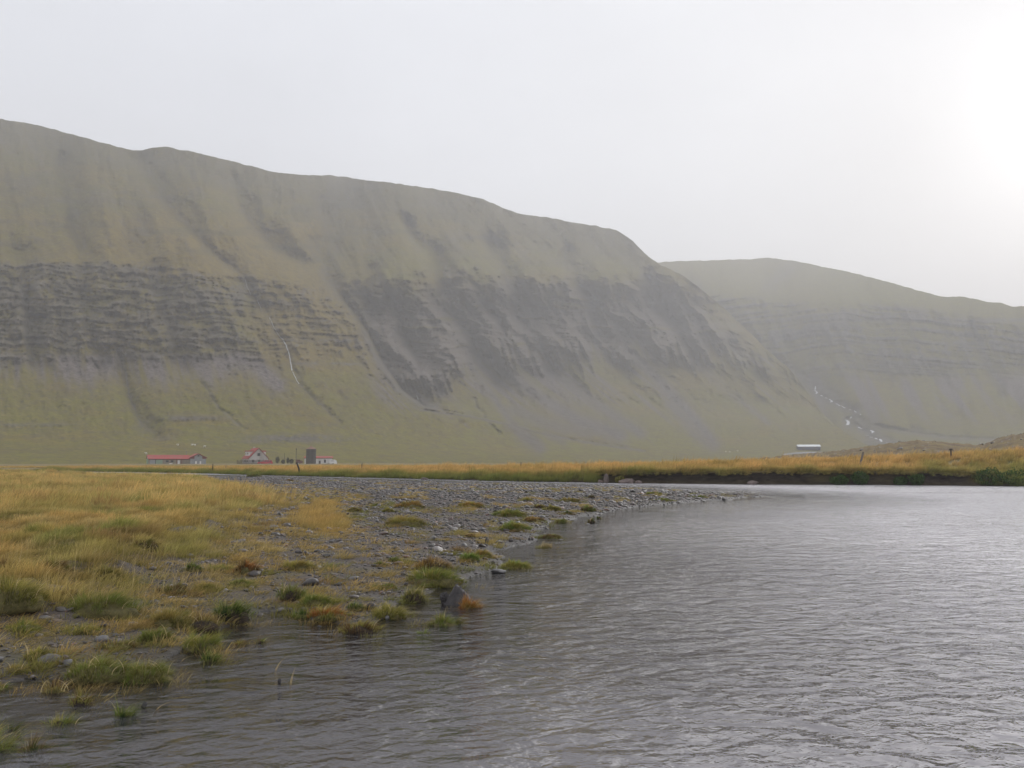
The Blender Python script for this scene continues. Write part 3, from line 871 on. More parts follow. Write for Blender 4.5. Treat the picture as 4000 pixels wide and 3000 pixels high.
for yy, x0, x1, wd in ((1425, 3300, 4400, 11), (1250, 3150, 4400, 9), (1340, 3200, 4400, 8)):
    rock2 = np.maximum(rock2, 0.9 * np.exp(-((PY2 - yy - 9 * fbm(PX2 / 150.0, PX2 * 0 + yy, 2, 3)) / wd) ** 2) * sstep(x0 - 80, x0 + 80, PX2) * sstep(-0.4, 0.1, ribs2 + 0.1))
gul2 = np.zeros_like(PX2)
for ln_, w, a in (([(2700, 1120), (2850, 1270), (3000, 1400), (3130, 1480), (3260, 1560)], 34, 0.8), ([(2950, 1380), (3080, 1440), (3170, 1490)], 22, 0.8), ([(3800, 1270), (3850, 1400), (3920, 1540)], 18, 0.7),
                  ([(3165, 1500), (3190, 1530), (3245, 1565), (3300, 1590), (3345, 1608), (3320, 1640), (3335, 1662), (3392, 1685), (3402, 1706), (3440, 1720), (3520, 1748)], 24, 1.0), ([(3330, 1620), (3400, 1680), (3430, 1720), (3380, 1740)], 34, 0.8), ([(3350, 1650), (3500, 1680), (3700, 1710), (4000, 1725)], 12, 0.7), ([(3560, 1680), (3660, 1705)], 16, 0.5), ([(3100, 1040), (3000, 1120)], 30, 0.4)):
    gul2 = np.maximum(gul2, a * line_mask(PX2 + 12 * vnoise(PX2 / 40.0, PY2 / 40.0, 92), PY2, ln_, w))
rock2 = np.maximum(rock2, gul2 * sstep(-0.6, 0.1, ribs2 + 0.2))
T2 = (HORIZON - PY2) / FPX
s2 = lerp(0.10, 0.46, sstep(1760, 1600, PY2))
s2 = lerp(s2, 0.85 + 0.5 * sstep(-0.1, 0.3, lay_), in2 * 0.8)
s2 = lerp(s2, 0.45, sstep(20, -40, PY2 - up2))
s2 = np.maximum(s2, T2 + 0.055)
RM2 = interp(px2, [(2300, 1350), (2900, 1250), (3400, 1020), (4000, 950), (5400, 850)])[None, :] * np.exp(np.cumsum(np.diff(T2, axis=0, prepend=T2[:1]) / (s2 - T2), axis=0))
RM2 = np.apply_along_axis(lambda a: np.convolve(np.pad(a, 20, 'edge'), np.hanning(41) / np.hanning(41).sum(), 'valid'), 1, RM2)
RM2 = RM2 * (1 + 0.03 * gul2 - (0.026 * ribs2 + 0.008 * lay_) * in2 - 0.030 * fbm((PX2 - 0.3 * (PY2 - 1000)) / 170.0, PY2 / 400.0, 3, 601) - 0.0025 * fbm(PX2 / 26.0, PY2 / 26.0, 3, 402))
XYZ2 = polar_xyz(PX2, PY2, RM2)
fr2 = XYZ2[0].copy(); fr2[:, 2] = -2.5
bk2 = []
for fr_, dz in ((1.03, -4), (1.1, -40), (1.3, -180)):
    bk = XYZ2[-1].copy(); bk[:, :2] *= fr_; bk[:, 2] = np.maximum(bk[:, 2] + dz, -2); bk2.append(bk)
allv2 = np.concatenate([fr2[None], XYZ2] + [b_[None] for b_ in bk2], 0)
lush2 = np.clip(0.6 + 0.6 * fbm(PX2 / 300.0, PY2 / 120.0, 3, 89) + 0.5 * sstep(1240, 1140, PY2) * sstep(3150, 3280, PX2), 0, 1)
surf2 = np.stack([rock2, scree2, lush2], -1)
surf2 = np.concatenate([surf2[:1], surf2] + [surf2[-1:]] * 3, 0)
hm2 = np_mesh('far_mountain', allv2.reshape(-1, 3), grid_quads(allv2.shape[0], allv2.shape[1]), attrs={'surf': surf2.reshape(-1, 3)})
link('far_mountain', hm2, m_hill, kind='structure')
print('FAR r', RM2.min(), RM2.max(), 'z', XYZ2[..., 2].max(), XYZ2[..., 0].max(), XYZ2[..., 1].max())


def hill2_at(px, py, off=0.0):
    j = int(np.clip(np.searchsorted(px2, px) - 1, 0, len(px2) - 2))
    ra = np.interp(-py, -PY2[:, j], RM2[:, j])
    return polar_xyz(np.array(float(px)), np.array(float(py)), ra - off)


# rocky heath knoll on the right, behind the bank
KN = [(2950, 1792), (3100, 1777), (3200, 1768), (3300, 1760), (3400, 1748), (3500, 1735), (3580, 1728), (3650, 1733), (3760, 1741), (3840, 1746), (3880, 1726), (3950, 1716), (4000, 1709), (4200, 1694), (4600, 1685), (5400, 1690)]
kp = np.arange(2950, 5400, 5.0)
kr = np.linspace(0, 1, 50)
KPX, KT = np.meshgrid(kp, kr)
crest = interp(KPX, KN) + fbm(KPX / 24.0, KPX * 0, 3, 700) * 7
RK = 112 + 62 * KT + 10 * vnoise(KPX / 300.0, KPX * 0 + 4, 6)
zc = EYE + (HORIZON - crest) / FPX * 160.0
ZK = 0.6 + (zc - 0.6) * np.where(KT < 0.77, sstep(0, 0.77, KT), sstep(1.6, 0.77, KT)) + 0.22 * fbm(KPX / 30.0, KT * 9, 4, 710)
ua = (KPX - 2000) / FPX
XK = RK * np.sin(np.arctan(ua)); YK = RK * np.cos(np.arctan(ua))
km = np_mesh('rocky_knoll', np.stack([XK, YK, ZK], -1).reshape(-1, 3), grid_quads(len(kr), len(kp)))
link('rocky_knoll', km, m_knoll, kind='structure')


# tussocks: column, row of the foot, width, height in the photograph; label; tip and foot colours; torn peat; stalks; second colour; density
TUS = [
    (1690, 2235, 150, 62, 'orange and brown rear half of the largest tussock at the water edge', 'orange', 0.35, 6, 'brown', 1.0),
    (1700, 2290, 228, 72, 'green front half of the largest tussock, with a dark torn crack', 'green', 0.0, 3, 'yellow', 1.3),
    (1628, 2352, 96, 66, 'bushy tussock with tall pale stalks in front of the largest tussock', 'olive', 0.5, 7, 'yellow', 1.0),
    (1530, 2416, 126, 60, 'round yellow-green tussock by the lumpy dark stone', 'yellow', 0.0, 5, 'olive', 1.3),
    (1422, 2474, 150, 52, 'brownish tussock farthest out into the water at the bar edge', 'brown', 0.35, 2, 'yellow', 1.2),
    (1742, 2446, 140, 46, 'green tussock with stones at both ends, in water below the dark rock', 'green', 0.2, 2, 'olive', 1.2),
    (1660, 2476, 60, 16, 'faint green tuft barely breaking the open water', 'green', 0.0, 0, None, 0.8),
    (1838, 2378, 108, 42, 'rust-red grass clump at the foot of the dark peaked rock', 'rust', 0.0, 3, 'orange', 1.4),
    (1160, 2348, 110, 66, 'green tussock with dark peat top left of the shore inlet', 'olive', 0.35, 5, 'green', 1.0),
    (1245, 2368, 130, 50, 'low green tussock sloping right beside the peat-topped one', 'green', 0.0, 2, 'yellow', 1.1),
    (1208, 2412, 95, 32, 'dark green low tuft at the inlet mouth', 'green', 0.2, 0, 'dark', 1.0),
    (1305, 2424, 150, 52, 'yellow tussock with rusty front edge in the row along the shore', 'yellow', 0.0, 3, 'rust', 1.2),
    (1400, 2388, 62, 40, 'small dark green tussock behind the yellow and rusty one', 'dark', 0.1, 1, 'green', 1.0),
    (1838, 2196, 76, 40, 'bright green tuft at the right edge of the gravel', 'bright', 0.0, 0, None, 1.4),
    (1885, 2180, 80, 36, 'orange-yellow tuft directly behind the bright green one', 'yellow', 0.0, 1, 'orange', 1.2),
    (2012, 2222, 116, 36, 'yellow-green tussock standing in the water above the flat grey stone', 'yellow', 0.0, 2, 'bright', 1.3),
    (1546, 2197, 50, 22, 'small green tuft left of the largest tussock, upper of two', 'green', 0.0, 0, 'dark', 1.0),
    (1496, 2213, 50, 20, 'small green tuft left of the largest tussock, lower of two', 'dark', 0.1, 0, 'green', 1.0),
    (1525, 2301, 82, 24, 'flat green tuft at the front lip of the puddle', 'green', 0.2, 1, 'brown', 0.9),
    (1670, 2297, 60, 20, 'pale green flat tuft at the foot of the largest tussock', 'green', 0.0, 0, 'olive', 0.9),
    (1582, 2056, 180, 46, 'broad yellow-green mound in the middle of the gravel bar', 'gold', 0.0, 1, 'yellow', 1.8),
    (1990, 2019, 142, 32, 'long low green mound near the right side of the bar', 'green', 0.0, 0, 'yellow', 1.7),
    (2006, 2076, 112, 40, 'bright green mound with pale stalks close to the water', 'bright', 0.0, 2, 'yellow', 1.6),
    (2085, 2038, 86, 20, 'brownish sparse tuft right of the bright green mound', 'brown', 0.2, 2, 'orange', 0.9),
    (2190, 2041, 48, 17, 'small pale green tuft at the water edge right of the brownish one', 'green', 0.0, 0, 'olive', 1.0),
    (2156, 1996, 62, 22, 'round olive tuft next to a brown one on the bar', 'olive', 0.0, 0, 'yellow', 1.3),
    (2108, 1985, 50, 16, 'brown-topped tuft left of the round olive tuft', 'brown', 0.3, 0, 'yellow', 1.0),
    (2150, 2102, 86, 18, 'brownish green flat tuft standing alone in the shallows', 'brown', 0.2, 0, 'olive', 1.2),
    (2130, 2139, 46, 24, 'sparse stalks standing in the shallows below the flat brown tuft', 'straw', 0.0, 3, None, 0.35),
    (1838, 2100, 46, 16, 'small brown tuft on gravel above the black pointed stone', 'brown', 0.2, 0, 'orange', 0.9),
    (2294, 1999, 52, 28, 'green tuft with dark clods near the bar tip', 'green', 0.35, 1, 'brown', 1.1),
    (2214, 2009, 34, 12, 'tiny dark green tuft left of the clods', 'dark', 0.0, 0, None, 1.0),
    (2306, 2042, 30, 20, 'dark clod with a few stalks in the shallows, left of two', 'brown', 0.6, 1, 'dark', 0.7),
    (2335, 2026, 22, 10, 'dark clod in the shallows, right of two', 'brown', 0.7, 0, 'dark', 0.7),
    (1840, 1982, 92, 24, 'orange dry tuft with a dark brown base on the bar', 'orange', 0.2, 0, 'yellow', 1.1),
    (1610, 1985, 130, 30, 'orange dry tuft on the left part of the bar behind the broad mound', 'orange', 0.0, 0, 'olive', 1.1),
    (1522, 2000, 46, 16, 'small yellow-green tuft left of the orange one', 'yellow', 0.0, 0, 'olive', 1.2),
    (2226, 1961, 70, 18, 'low pale yellow tuft toward the bar tip', 'gold', 0.0, 0, 'olive', 1.1),
    (2306, 1946, 30, 14, 'dark brown clod alone near the far side of the bar', 'brown', 0.6, 0, 'dark', 0.8),
    (2060, 1958, 42, 14, 'little yellow tuft behind the long green mound', 'yellow', 0.0, 0, None, 1.1),
    (1473, 1978, 30, 12, 'tiny dark green tuft by the yellow moss strip', 'dark', 0.0, 0, None, 1.0),
    (1390, 1998, 60, 16, 'brown low tuft right of the tall orange grass patch', 'brown', 0.2, 0, 'olive', 1.0),
    (1000, 1862, 60, 14, 'green hump on the far edge of the gravel', 'green', 0.0, 0, 'olive', 1.1),
    (1140, 1880, 40, 8, 'brown low hump on the far gravel', 'brown', 0.1, 0, 'orange', 1.0),
    (2550, 1933, 60, 12, 'green tuft near the tip of the bar, nearer the far channel', 'green', 0.0, 0, 'yellow', 1.0),
    (2585, 1957, 60, 12, 'green tuft near the tip of the bar, nearer the wide water', 'green', 0.0, 0, None, 1.0),
    (2735, 1945, 40, 10, 'last small green tuft on the tip of the bar', 'green', 0.0, 0, None, 1.0),
    (435, 2424, 270, 96, 'large domed green tussock with dark underside at the meadow edge', 'olive', 0.15, 3, 'green', 1.8),
    (80, 2412, 250, 108, 'large green and gold tussock cut by the left edge, above the slabs', 'olive', 0.1, 4, 'yellow', 1.8),
    (430, 2672, 240, 76, 'left half of the long tussock in the water, with pale bent stalks', 'olive', 0.15, 8, 'green', 1.4),
    (620, 2668, 200, 78, 'right half of the long tussock in the water, deeper green', 'green', 0.1, 5, 'olive', 1.4),
    (368, 2756, 84, 56, 'yellowish tuft with dark foot below the long tussock', 'yellow', 0.3, 2, 'brown', 0.9),
    (268, 2708, 110, 54, 'thin yellow tuft left of the long tussock', 'gold', 0.0, 4, 'brown', 0.5),
    (532, 2802, 78, 58, 'dark green spiky tuft in water beside the bent straw', 'dark', 0.0, 0, 'green', 1.2),
    (300, 2836, 120, 46, 'pale green tuft with a dark clod, half under water', 'green', 0.25, 1, 'yellow', 0.8),
    (30, 2942, 140, 110, 'yellow-green tussock in the bottom left corner with arching stalks', 'yellow', 0.0, 4, 'green', 1.4),
    (115, 2862, 64, 44, 'dark peat clod above the corner tussock', 'brown', 0.75, 0, 'dark', 0.6),
    (196, 2934, 110, 52, 'dark brown sunken tussock right of the corner tussock', 'dark', 0.35, 0, 'brown', 0.9),
    (828, 2546, 150, 72, 'yellow-green shaggy tussock in water below the torn clods', 'yellow', 0.1, 5, 'green', 1.3),
    (848, 2585, 76, 40, 'dark green tuft in water just below the shaggy yellow one', 'dark', 0.0, 0, 'green', 1.1),
    (932, 2436, 140, 82, 'very dark green tussock at the head of the inlet', 'dark', 0.3, 1, 'green', 1.4),
    (820, 2476, 130, 72, 'torn brown peat clods with yellow straw between dark and shaggy tussocks', 'gold', 0.75, 5, 'brown', 0.8),
    (705, 2452, 200, 62, 'golden mound left of the torn peat clods', 'gold', 0.0, 3, 'olive', 1.6),
    (640, 2512, 120, 54, 'green tussock below the golden mound', 'green', 0.0, 1, 'olive', 1.3),
    (962, 2520, 62, 20, 'flat brownish tuft in the water right of the shaggy tussock', 'brown', 0.0, 0, 'yellow', 1.0),
    (1040, 2514, 48, 28, 'dark clod with a tuft standing in the open inlet', 'brown', 0.7, 1, 'green', 0.7),
    (440, 2276, 116, 62, 'green-gold tussock with black hollow front in the meadow edge', 'olive', 0.4, 2, 'gold', 1.4),
    (240, 2258, 130, 62, 'brown and olive tussock left of the hollow-fronted one', 'brown', 0.1, 2, 'olive', 1.3),
    (70, 2268, 160, 80, 'brown shaggy tussock at the left edge of the meadow front', 'brown', 0.1, 3, 'gold', 1.4),
    (300, 2345, 90, 34, 'short orange tuft above the large domed tussock', 'orange', 0.2, 1, 'brown', 1.0),
    (590, 2156, 100, 40, 'dark clod with olive grass in the meadow', 'olive', 0.6, 0, 'brown', 1.1),
    (985, 2245, 90, 54, 'reddish brown bushy tuft on the near gravel', 'brown', 0.1, 2, 'rust', 1.2),
    (1180, 2230, 130, 40, 'yellow straw tuft on the near gravel', 'gold', 0.0, 2, 'yellow', 1.0),
    (775, 2236, 60, 34, 'dark green tuft where gravel and meadow meet', 'dark', 0.1, 0, 'green', 1.1),
    (880, 2236, 90, 30, 'yellow-green tuft right of the dark green one', 'yellow', 0.2, 1, 'green', 1.0),
    (960, 2290, 70, 30, 'green tuft on stones below the reddish bushy one', 'green', 0.1, 1, 'olive', 0.9),
    (830, 2310, 90, 34, 'olive grass on stones below the yellow-green tuft', 'olive', 0.0, 2, 'gold', 0.9),
    (700, 2325, 110, 40, 'olive tussock with a few pale stalks on the stony strip', 'olive', 0.1, 4, 'brown', 1.0),
    (140, 2472, 120, 36, 'low green tuft behind the foreground slabs', 'green', 0.1, 1, 'yellow', 1.0),
    (380, 2480, 100, 30, 'lime green tuft left of the pale rounded stone', 'yellow', 0.0, 2, 'green', 0.9),
    (500, 2540, 120, 30, 'olive tuft right below the pale rounded stone', 'olive', 0.1, 1, 'brown', 0.9),
    (200, 2580, 110, 40, 'yellow-green tuft above the foreground shoreline', 'yellow', 0.0, 2, 'olive', 0.9),
    (120, 2630, 70, 26, 'thin yellow tuft with one bent straw by the left shoreline', 'gold', 0.0, 2, None, 0.5),
    (30, 2700, 110, 30, 'drowned yellow grass at the left edge of the shallows', 'gold', 0.0, 1, 'green', 0.6),
]

# ------------------------------------------------------------------ grass and pebble scatter
def blades(base, h, w, lean, head, segs=4, droop=0.35):
    """ribbons: base (n,3), height, width, lean vector (n,2), heading angle; returns V, quads, tris, along, index"""
    n = len(base)
    tt = np.linspace(0, 1, segs + 1)
    sx, sy = np.cos(head), np.sin(head)
    Vs = []; al = []
    for k, tk in enumerate(tt):
        cx = base[:, 0] + lean[:, 0] * h * tk ** 1.8
        cy = base[:, 1] + lean[:, 1] * h * tk ** 1.8
        lm = np.hypot(lean[:, 0], lean[:, 1])
        cz = base[:, 2] + h * (tk - droop * lm * tk ** 2.4)
        ww = w * (1 - 0.92 * tk ** 1.6) * 0.5
        Vs.append(np.stack([cx - sx * ww, cy - sy * ww, cz], -1)); al.append(np.full(n, tk))
        Vs.append(np.stack([cx + sx * ww, cy + sy * ww, cz], -1)); al.append(np.full(n, tk))
    V = np.stack(Vs, 1).reshape(-1, 3)
    al = np.stack(al, 1).reshape(-1)
    o = (np.arange(n) * (2 * (segs + 1)))[:, None]
    q = np.concatenate([o + np.array([2 * k, 2 * k + 1, 2 * k + 3, 2 * k + 2]) for k in range(segs)], 0)
    return V, q, al, np.repeat(np.arange(n), 2 * (segs + 1))


def tuft_mesh(name, n, rad, h, w, lean=0.35, seed=0, segs=4, wind=(0.35, 0.05)):
    g = np.random.default_rng(seed)
    a = g.uniform(0, 2 * math.pi, n); r = rad * np.sqrt(g.uniform(0, 1, n))
    base = np.stack([r * np.cos(a), r * np.sin(a), np.full(n, -0.02)], -1)
    hh = h * g.uniform(0.45, 1.1, n)
    ln_ = np.stack([np.cos(a), np.sin(a)], -1) * (lean * (0.3 + r / rad))[:, None] * g.uniform(0.2, 1.2, n)[:, None]
    ln_ = ln_ + np.array(wind)[None] * g.uniform(0.3, 1.3, n)[:, None]
    V, q, al, idx = blades(base, hh, w * g.uniform(0.6, 1.3, n), ln_, g.uniform(0, math.pi, n), segs)
    me = np_mesh(name, V, q, attrs={'along': al, 'rnd': g.uniform(0, 1, n)[idx]}, smooth=True)
    me.materials.append(m_turf)
    return me


def source(name, meshes):
    c = bpy.data.collections.new(name)
    for i, me in enumerate(meshes):
        c.objects.link(bpy.data.objects.new(f'{name}_{i}', me))
    return c


def scatter(name, pts, rot, scl, idx, tint, foot, coll):
    """one object of kind stuff: small pieces instanced on points"""
    me = bpy.data.meshes.new(name)
    me.vertices.add(len(pts)); me.vertices.foreach_set('co', np.asarray(pts, np.float32).ravel())
    for an, av in (('rot', rot), ('scl', scl)):
        a_ = me.attributes.new(an, 'FLOAT_VECTOR', 'POINT'); a_.data.foreach_set('vector', np.asarray(av, np.float32).ravel())
    a_ = me.attributes.new('idx', 'INT', 'POINT'); a_.data.foreach_set('value', np.asarray(idx, np.int32))
    for an, av in (('tint', tint), ('foot', foot)):
        c4 = np.ones((len(pts), 4), np.float32); c4[:, :3] = av
        a_ = me.attributes.new(an, 'FLOAT_COLOR', 'POINT'); a_.data.foreach_set('color', c4.ravel())
    ng = bpy.data.node_groups.new(name, 'GeometryNodeTree')
    ng.interface.new_socket('Geometry', in_out='INPUT', socket_type='NodeSocketGeometry')
    ng.interface.new_socket('Geometry', in_out='OUTPUT', socket_type='NodeSocketGeometry')
    gi = ng.nodes.new('NodeGroupInput'); go = ng.nodes.new('NodeGroupOutput')
    ip = ng.nodes.new('GeometryNodeInstanceOnPoints')
    ci = ng.nodes.new('GeometryNodeCollectionInfo')
    ci.inputs['Collection'].default_value = coll
    ci.inputs['Separate Children'].default_value = True
    ci.inputs['Reset Children'].default_value = True

    def na(nm, ty):
        n = ng.nodes.new('GeometryNodeInputNamedAttribute'); n.data_type = ty; n.inputs['Name'].default_value = nm
        return n.outputs['Attribute']
    ng.links.new(gi.outputs[0], ip.inputs['Points'])
    ng.links.new(ci.outputs[0], ip.inputs['Instance'])
    ip.inputs['Pick Instance'].default_value = True
    ng.links.new(na('idx', 'INT'), ip.inputs['Instance Index'])
    ng.links.new(na('rot', 'FLOAT_VECTOR'), ip.inputs['Rotation'])
    ng.links.new(na('scl', 'FLOAT_VECTOR'), ip.inputs['Scale'])
    ng.links.new(ip.outputs[0], go.inputs[0])
    o = link(name, me, kind='stuff')
    o.modifiers.new('scatter', 'NODES').node_group = ng
    return o


ORANGE = np.array((0.58, 0.385, 0.135)); STRAW = np.array((0.62, 0.49, 0.23)); OLIVE = np.array((0.36, 0.32, 0.095))
GREEN = np.array((0.19, 0.24, 0.05)); BROWN = np.array((0.25, 0.15, 0.075)); DARKG = np.array((0.09, 0.11, 0.03))
YELLOW = np.array((0.46, 0.38, 0.07)); RUST = np.array((0.40, 0.17, 0.05))


def mixv(a, b, t):
    return a[None] * (1 - t[:, None]) + b[None] * t[:, None]


def fan_points(n, r0, r1, half=0.70, power=2.0):
    """points in the wedge the camera can see, even per square metre for power 2, denser nearby for less"""
    u = RNG.uniform(0, 1, n)
    r = (r0 ** power + u * (r1 ** power - r0 ** power)) ** (1 / power)
    a = RNG.uniform(-half, half, n)
    return r * np.sin(a), r * np.cos(a)


tufts_near = source('fine_tufts', [tuft_mesh(f'fine_tuft{i}', 46, 0.11, 0.185, 0.0060, 0.6, 10 + i) for i in range(4)])
stems = source('dry_stems', [tuft_mesh(f'dry_stem{i}', 4, 0.07, 0.36, 0.0045, 0.5, 50 + i, 5, (0.5, 0.0)) for i in range(3)])
tufts_mid = source('mid_tufts', [tuft_mesh(f'mid_tuft{i}', 60, 0.28, 0.32, 0.013, 0.45, 20 + i, 3) for i in range(4)])
tufts_tall = source('tall_tufts', [tuft_mesh(f'tall_tuft{i}', 80, 0.38, 0.62, 0.026, 0.28, 30 + i, 4, (0.42, 0.0)) for i in range(4)])
tufts_far = source('far_tufts', [tuft_mesh(f'far_tuft{i}', 80, 1.5, 0.55, 0.09, 0.2, 40 + i, 2, (0.4, 0.0)) for i in range(3)])


def meadow_tint(x, y, g):
    n1 = fbm(x * 0.16, y * 0.10, 3, 801); n2 = fbm(x * 0.9, y * 0.6, 2, 811); n3 = fbm(x * 0.35, y * 0.22, 3, 821)
    k = len(x)
    c = mixv(ORANGE, STRAW, np.clip(0.3 + n2, 0, 1))
    tg = np.clip(sstep(-0.12, 0.34, n1 + 0.5 * n2) * 0.58 + g.uniform(-0.2, 0.2, k), 0, 1)[:, None]
    c = c * (1 - tg) + OLIVE[None] * tg
    tg2 = (sstep(0.16, 0.45, n3 + 0.3 * n2) * 0.7)[:, None]
    c = c * (1 - tg2) + GREEN[None] * tg2
    tb = (sstep(0.18, 0.5, -n2 + 0.3 * n1) * 0.75)[:, None]
    c = c * (1 - tb) + BROWN[None] * tb
    return c * 1.12 * g.uniform(0.8, 1.2, k)[:, None]


def plant(name, x, y, coll, nsrc, smin, smax, tint, foot, hvar=None, zoff=0.0, windy=0.15):
    k = len(x)
    z = ground_z(x, y) + zoff
    s = RNG.uniform(smin, smax, k)
    sv = np.stack([s, s, s * (RNG.uniform(0.75, 1.25, k) if hvar is None else hvar)], -1)
    rot = np.stack([RNG.uniform(-0.08, 0.08, k), RNG.uniform(-0.05, 0.12, k), RNG.uniform(-0.6, 0.6, k)], -1)
    return scatter(name, np.stack([x, y, z], -1), rot, sv, RNG.integers(0, nsrc, k), tint, foot, coll)


# meadow on the left: fine tufts near, broader ones further off
x, y = fan_points(60000, 7.5, 30, power=1.5)
d = poly_sd(x, y, MEADOW) + fbm(x * 0.5, y * 0.5, 3, 8) * 1.4
hm0 = fbm(x * 0.62, y * 0.62, 3, 21)
keep = (d > RNG.uniform(-0.5, 0.5, len(x))) & (RNG.uniform(0, 1, len(x)) < (0.35 + 0.65 * sstep(-0.32, 0.02, hm0)) * (0.25 + 0.75 * sstep(0.0, 3.2, d + 2.0 * fbm(x * 1.1, y * 1.1, 3, 67))))
x, y = x[keep], y[keep]
tint = meadow_tint(x, y, RNG)
edge = sstep(3.0, 0.0, d[keep])[:, None]
tint = tint * (1 - 0.4 * edge) + OLIVE[None] * 0.4 * edge
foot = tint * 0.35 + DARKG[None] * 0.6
hvn = np.clip(0.80 + 1.5 * fbm(x * 1.2, y * 1.2, 3, 66), 0.35, 1.7)
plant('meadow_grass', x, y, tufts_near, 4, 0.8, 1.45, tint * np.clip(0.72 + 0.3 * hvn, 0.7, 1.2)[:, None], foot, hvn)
print('near meadow', len(x))
x, y = fan_points(46000, 26, 135, power=1.45)
d = poly_sd(x, y, MEADOW) + fbm(x * 0.3, y * 0.3, 3, 8) * 2.0
keep = d > RNG.uniform(-1.0, 0.6, len(x))
x, y = x[keep], y[keep]
tint = meadow_tint(x, y, RNG)
hvn = np.clip(0.95 + 1.3 * fbm(x * 0.6, y * 0.6, 3, 66), 0.45, 1.7)
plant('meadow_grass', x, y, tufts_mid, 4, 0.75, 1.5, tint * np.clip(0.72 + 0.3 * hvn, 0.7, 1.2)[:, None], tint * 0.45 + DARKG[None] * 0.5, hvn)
print('mid meadow', len(x))

# thin grass on the gravel: patches
x, y = fan_points(80000, 7.0, 75, power=1.3)
sd = poly_sd(x, y, SHORE); ms_ = poly_sd(x, y, MEADOW)
w = np.zeros(len(x))
for k, pp in enumerate(PATCHES):
    w = np.maximum(w, (0.8, 0.42, 0.36, 0.6)[k] * sstep(-0.35, 0.35, poly_sd(x, y, pp) + 0.8 * fbm(x * 1.1, y * 1.1, 3, 17 + k)))
pn = fbm(x * 0.55, y * 0.30, 4, 901)
w = np.maximum(w, 0.9 * sstep(0.08, 0.36, pn) * sstep(0.1, 1.0, sd) * sstep(60, 20, np.hypot(x, y)))
w = np.maximum(w, 0.85 * sstep(0.06, 0.36, pn) * sstep(0.1, 1.5, sd) * sstep(15, 30, np.hypot(x, y)))
w = np.maximum(w, 0.35 * sstep(-6, 0, ms_))
keep = (RNG.uniform(0, 1, len(x)) < w) & (sd > 0.05) & (ms_ < 0.5)
x, y = x[keep], y[keep]
tint = meadow_tint(x + 40, y, RNG)
tint = np.where((RNG.uniform(0, 1, len(x)) < 0.5)[:, None], tint * 0.5 + 0.5 * np.array((0.26, 0.21, 0.085))[None], tint)
in0 = 0.75 * sstep(-0.2, 0.9, poly_sd(x, y, PATCHES[0]) + 0.8 * fbm(x * 1.1, y * 1.1, 3, 18))
tint = tint * (1 - in0[:, None]) + (ORANGE * 1.05)[None] * in0[:, None] * RNG.uniform(0.85, 1.2, len(x))[:, None]
hv = np.where(in0 > 0.3, RNG.uniform(0.7, 1.5, len(x)), RNG.uniform(0.2, 0.62, len(x)) * np.clip(np.hypot(x, y) / 14, 0.55, 1.2))
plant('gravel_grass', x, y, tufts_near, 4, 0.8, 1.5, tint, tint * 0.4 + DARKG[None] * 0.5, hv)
print('patch grass', len(x))

# ragged low growth along the near shore and round the tussocks
x, y = fan_points(60000, 6.2, 30, power=1.2)
sd = poly_sd(x, y, SHORE)
pn = fbm(x * 1.3, y * 1.1, 4, 905)
w = sstep(-0.4, 0.1, sd) * sstep(3.2, 0.6, sd) * sstep(0.15, 0.45, pn) * 0.55
keep = RNG.uniform(0, 1, len(x)) < w
x, y = x[keep], y[keep]
tx_, ty_ = [], []
for tt_ in TUS:
    lx, ly, _ = land_at(tt_[0], tt_[1]); ww_ = tt_[2] / FPX * math.hypot(lx, ly)
    kk = int(np.clip(34 * ww_, 4, 26)); aa = RNG.uniform(0, 6.28, kk); rr_ = ww_ * RNG.uniform(0.35, 1.0, kk)
    tx_.append(lx + rr_ * np.cos(aa)); ty_.append(ly + ww_ * 0.22 + rr_ * 0.75 * np.sin(aa))
x = np.concatenate([x] + tx_); y = np.concatenate([y] + ty_)
keep = poly_sd(x, y, SHORE) > -0.9
x, y = x[keep], y[keep]
tint = meadow_tint(x + 15, y + 7, RNG) * 0.85
g2 = (fbm(x * 1.1, y * 1.1, 2, 77) > 0.0)[:, None]
tint = np.where(g2, tint * 0.4 + GREEN[None] * 0.6, tint)
plant('shore_grass', x, y, tufts_near, 4, 0.45, 1.15, tint, tint * 0.35 + DARKG[None] * 0.5, RNG.uniform(0.25, 0.9, len(x)))
# dry flowering stems standing above the meadow
x, y = fan_points(16000, 8, 45, power=1.3)
keep = (poly_sd(x, y, MEADOW) > -0.8) & (fbm(x * 0.4, y * 0.4, 2, 55) > -0.15)
x, y = x[keep], y[keep]
tint = np.tile(STRAW[None], (len(x), 1)) * RNG.uniform(0.75, 1.25, len(x))[:, None]
plant('meadow_stems', x, y, stems, 3, 0.6, 1.15, tint, tint * 0.6)
# tall grass along the far bank
k = 15000
si = RNG.integers(30, len(S) - 1, k)
off = RNG.uniform(0, 1, k) ** 1.4 * 16 + 0.3
cutk = cut[si]
soft = cutk < 0.45
off = np.where(RNG.uniform(0, 1, k) < 0.35, np.where(soft, RNG.uniform(0.0, 2.2, k), RNG.uniform(0.16, 0.9, k)), off)
x = bx[si] + nx[si] * (off + wig[si]) + RNG.uniform(-0.1, 0.1, k); y = by[si] + ny[si] * (off + wig[si])
pc = [lerp(np.interp(off, [p[0] for p in prof_soft], [p[1] for p in prof_soft]), np.interp(off, [p[0] for p in prof_cut][8:], [p[1] for p in prof_cut][8:]), (cutk > 0.45).astype(float))][0]
zface = pc * lipz[si]
zz = np.where(off < 3.0, zface, ground_z(x, y)) - 0.05
hang = (~soft) & (off < 0.45)
on = np.where(soft, sstep(0.8, 2.6, off), 0.35 + 0.6 * sstep(0.2, 1.2, off)) * 0.9 + 0.1 * RNG.uniform(0, 1, k)
gb = fbm(S[si] * 0.22, S[si] * 0, 3, 931)
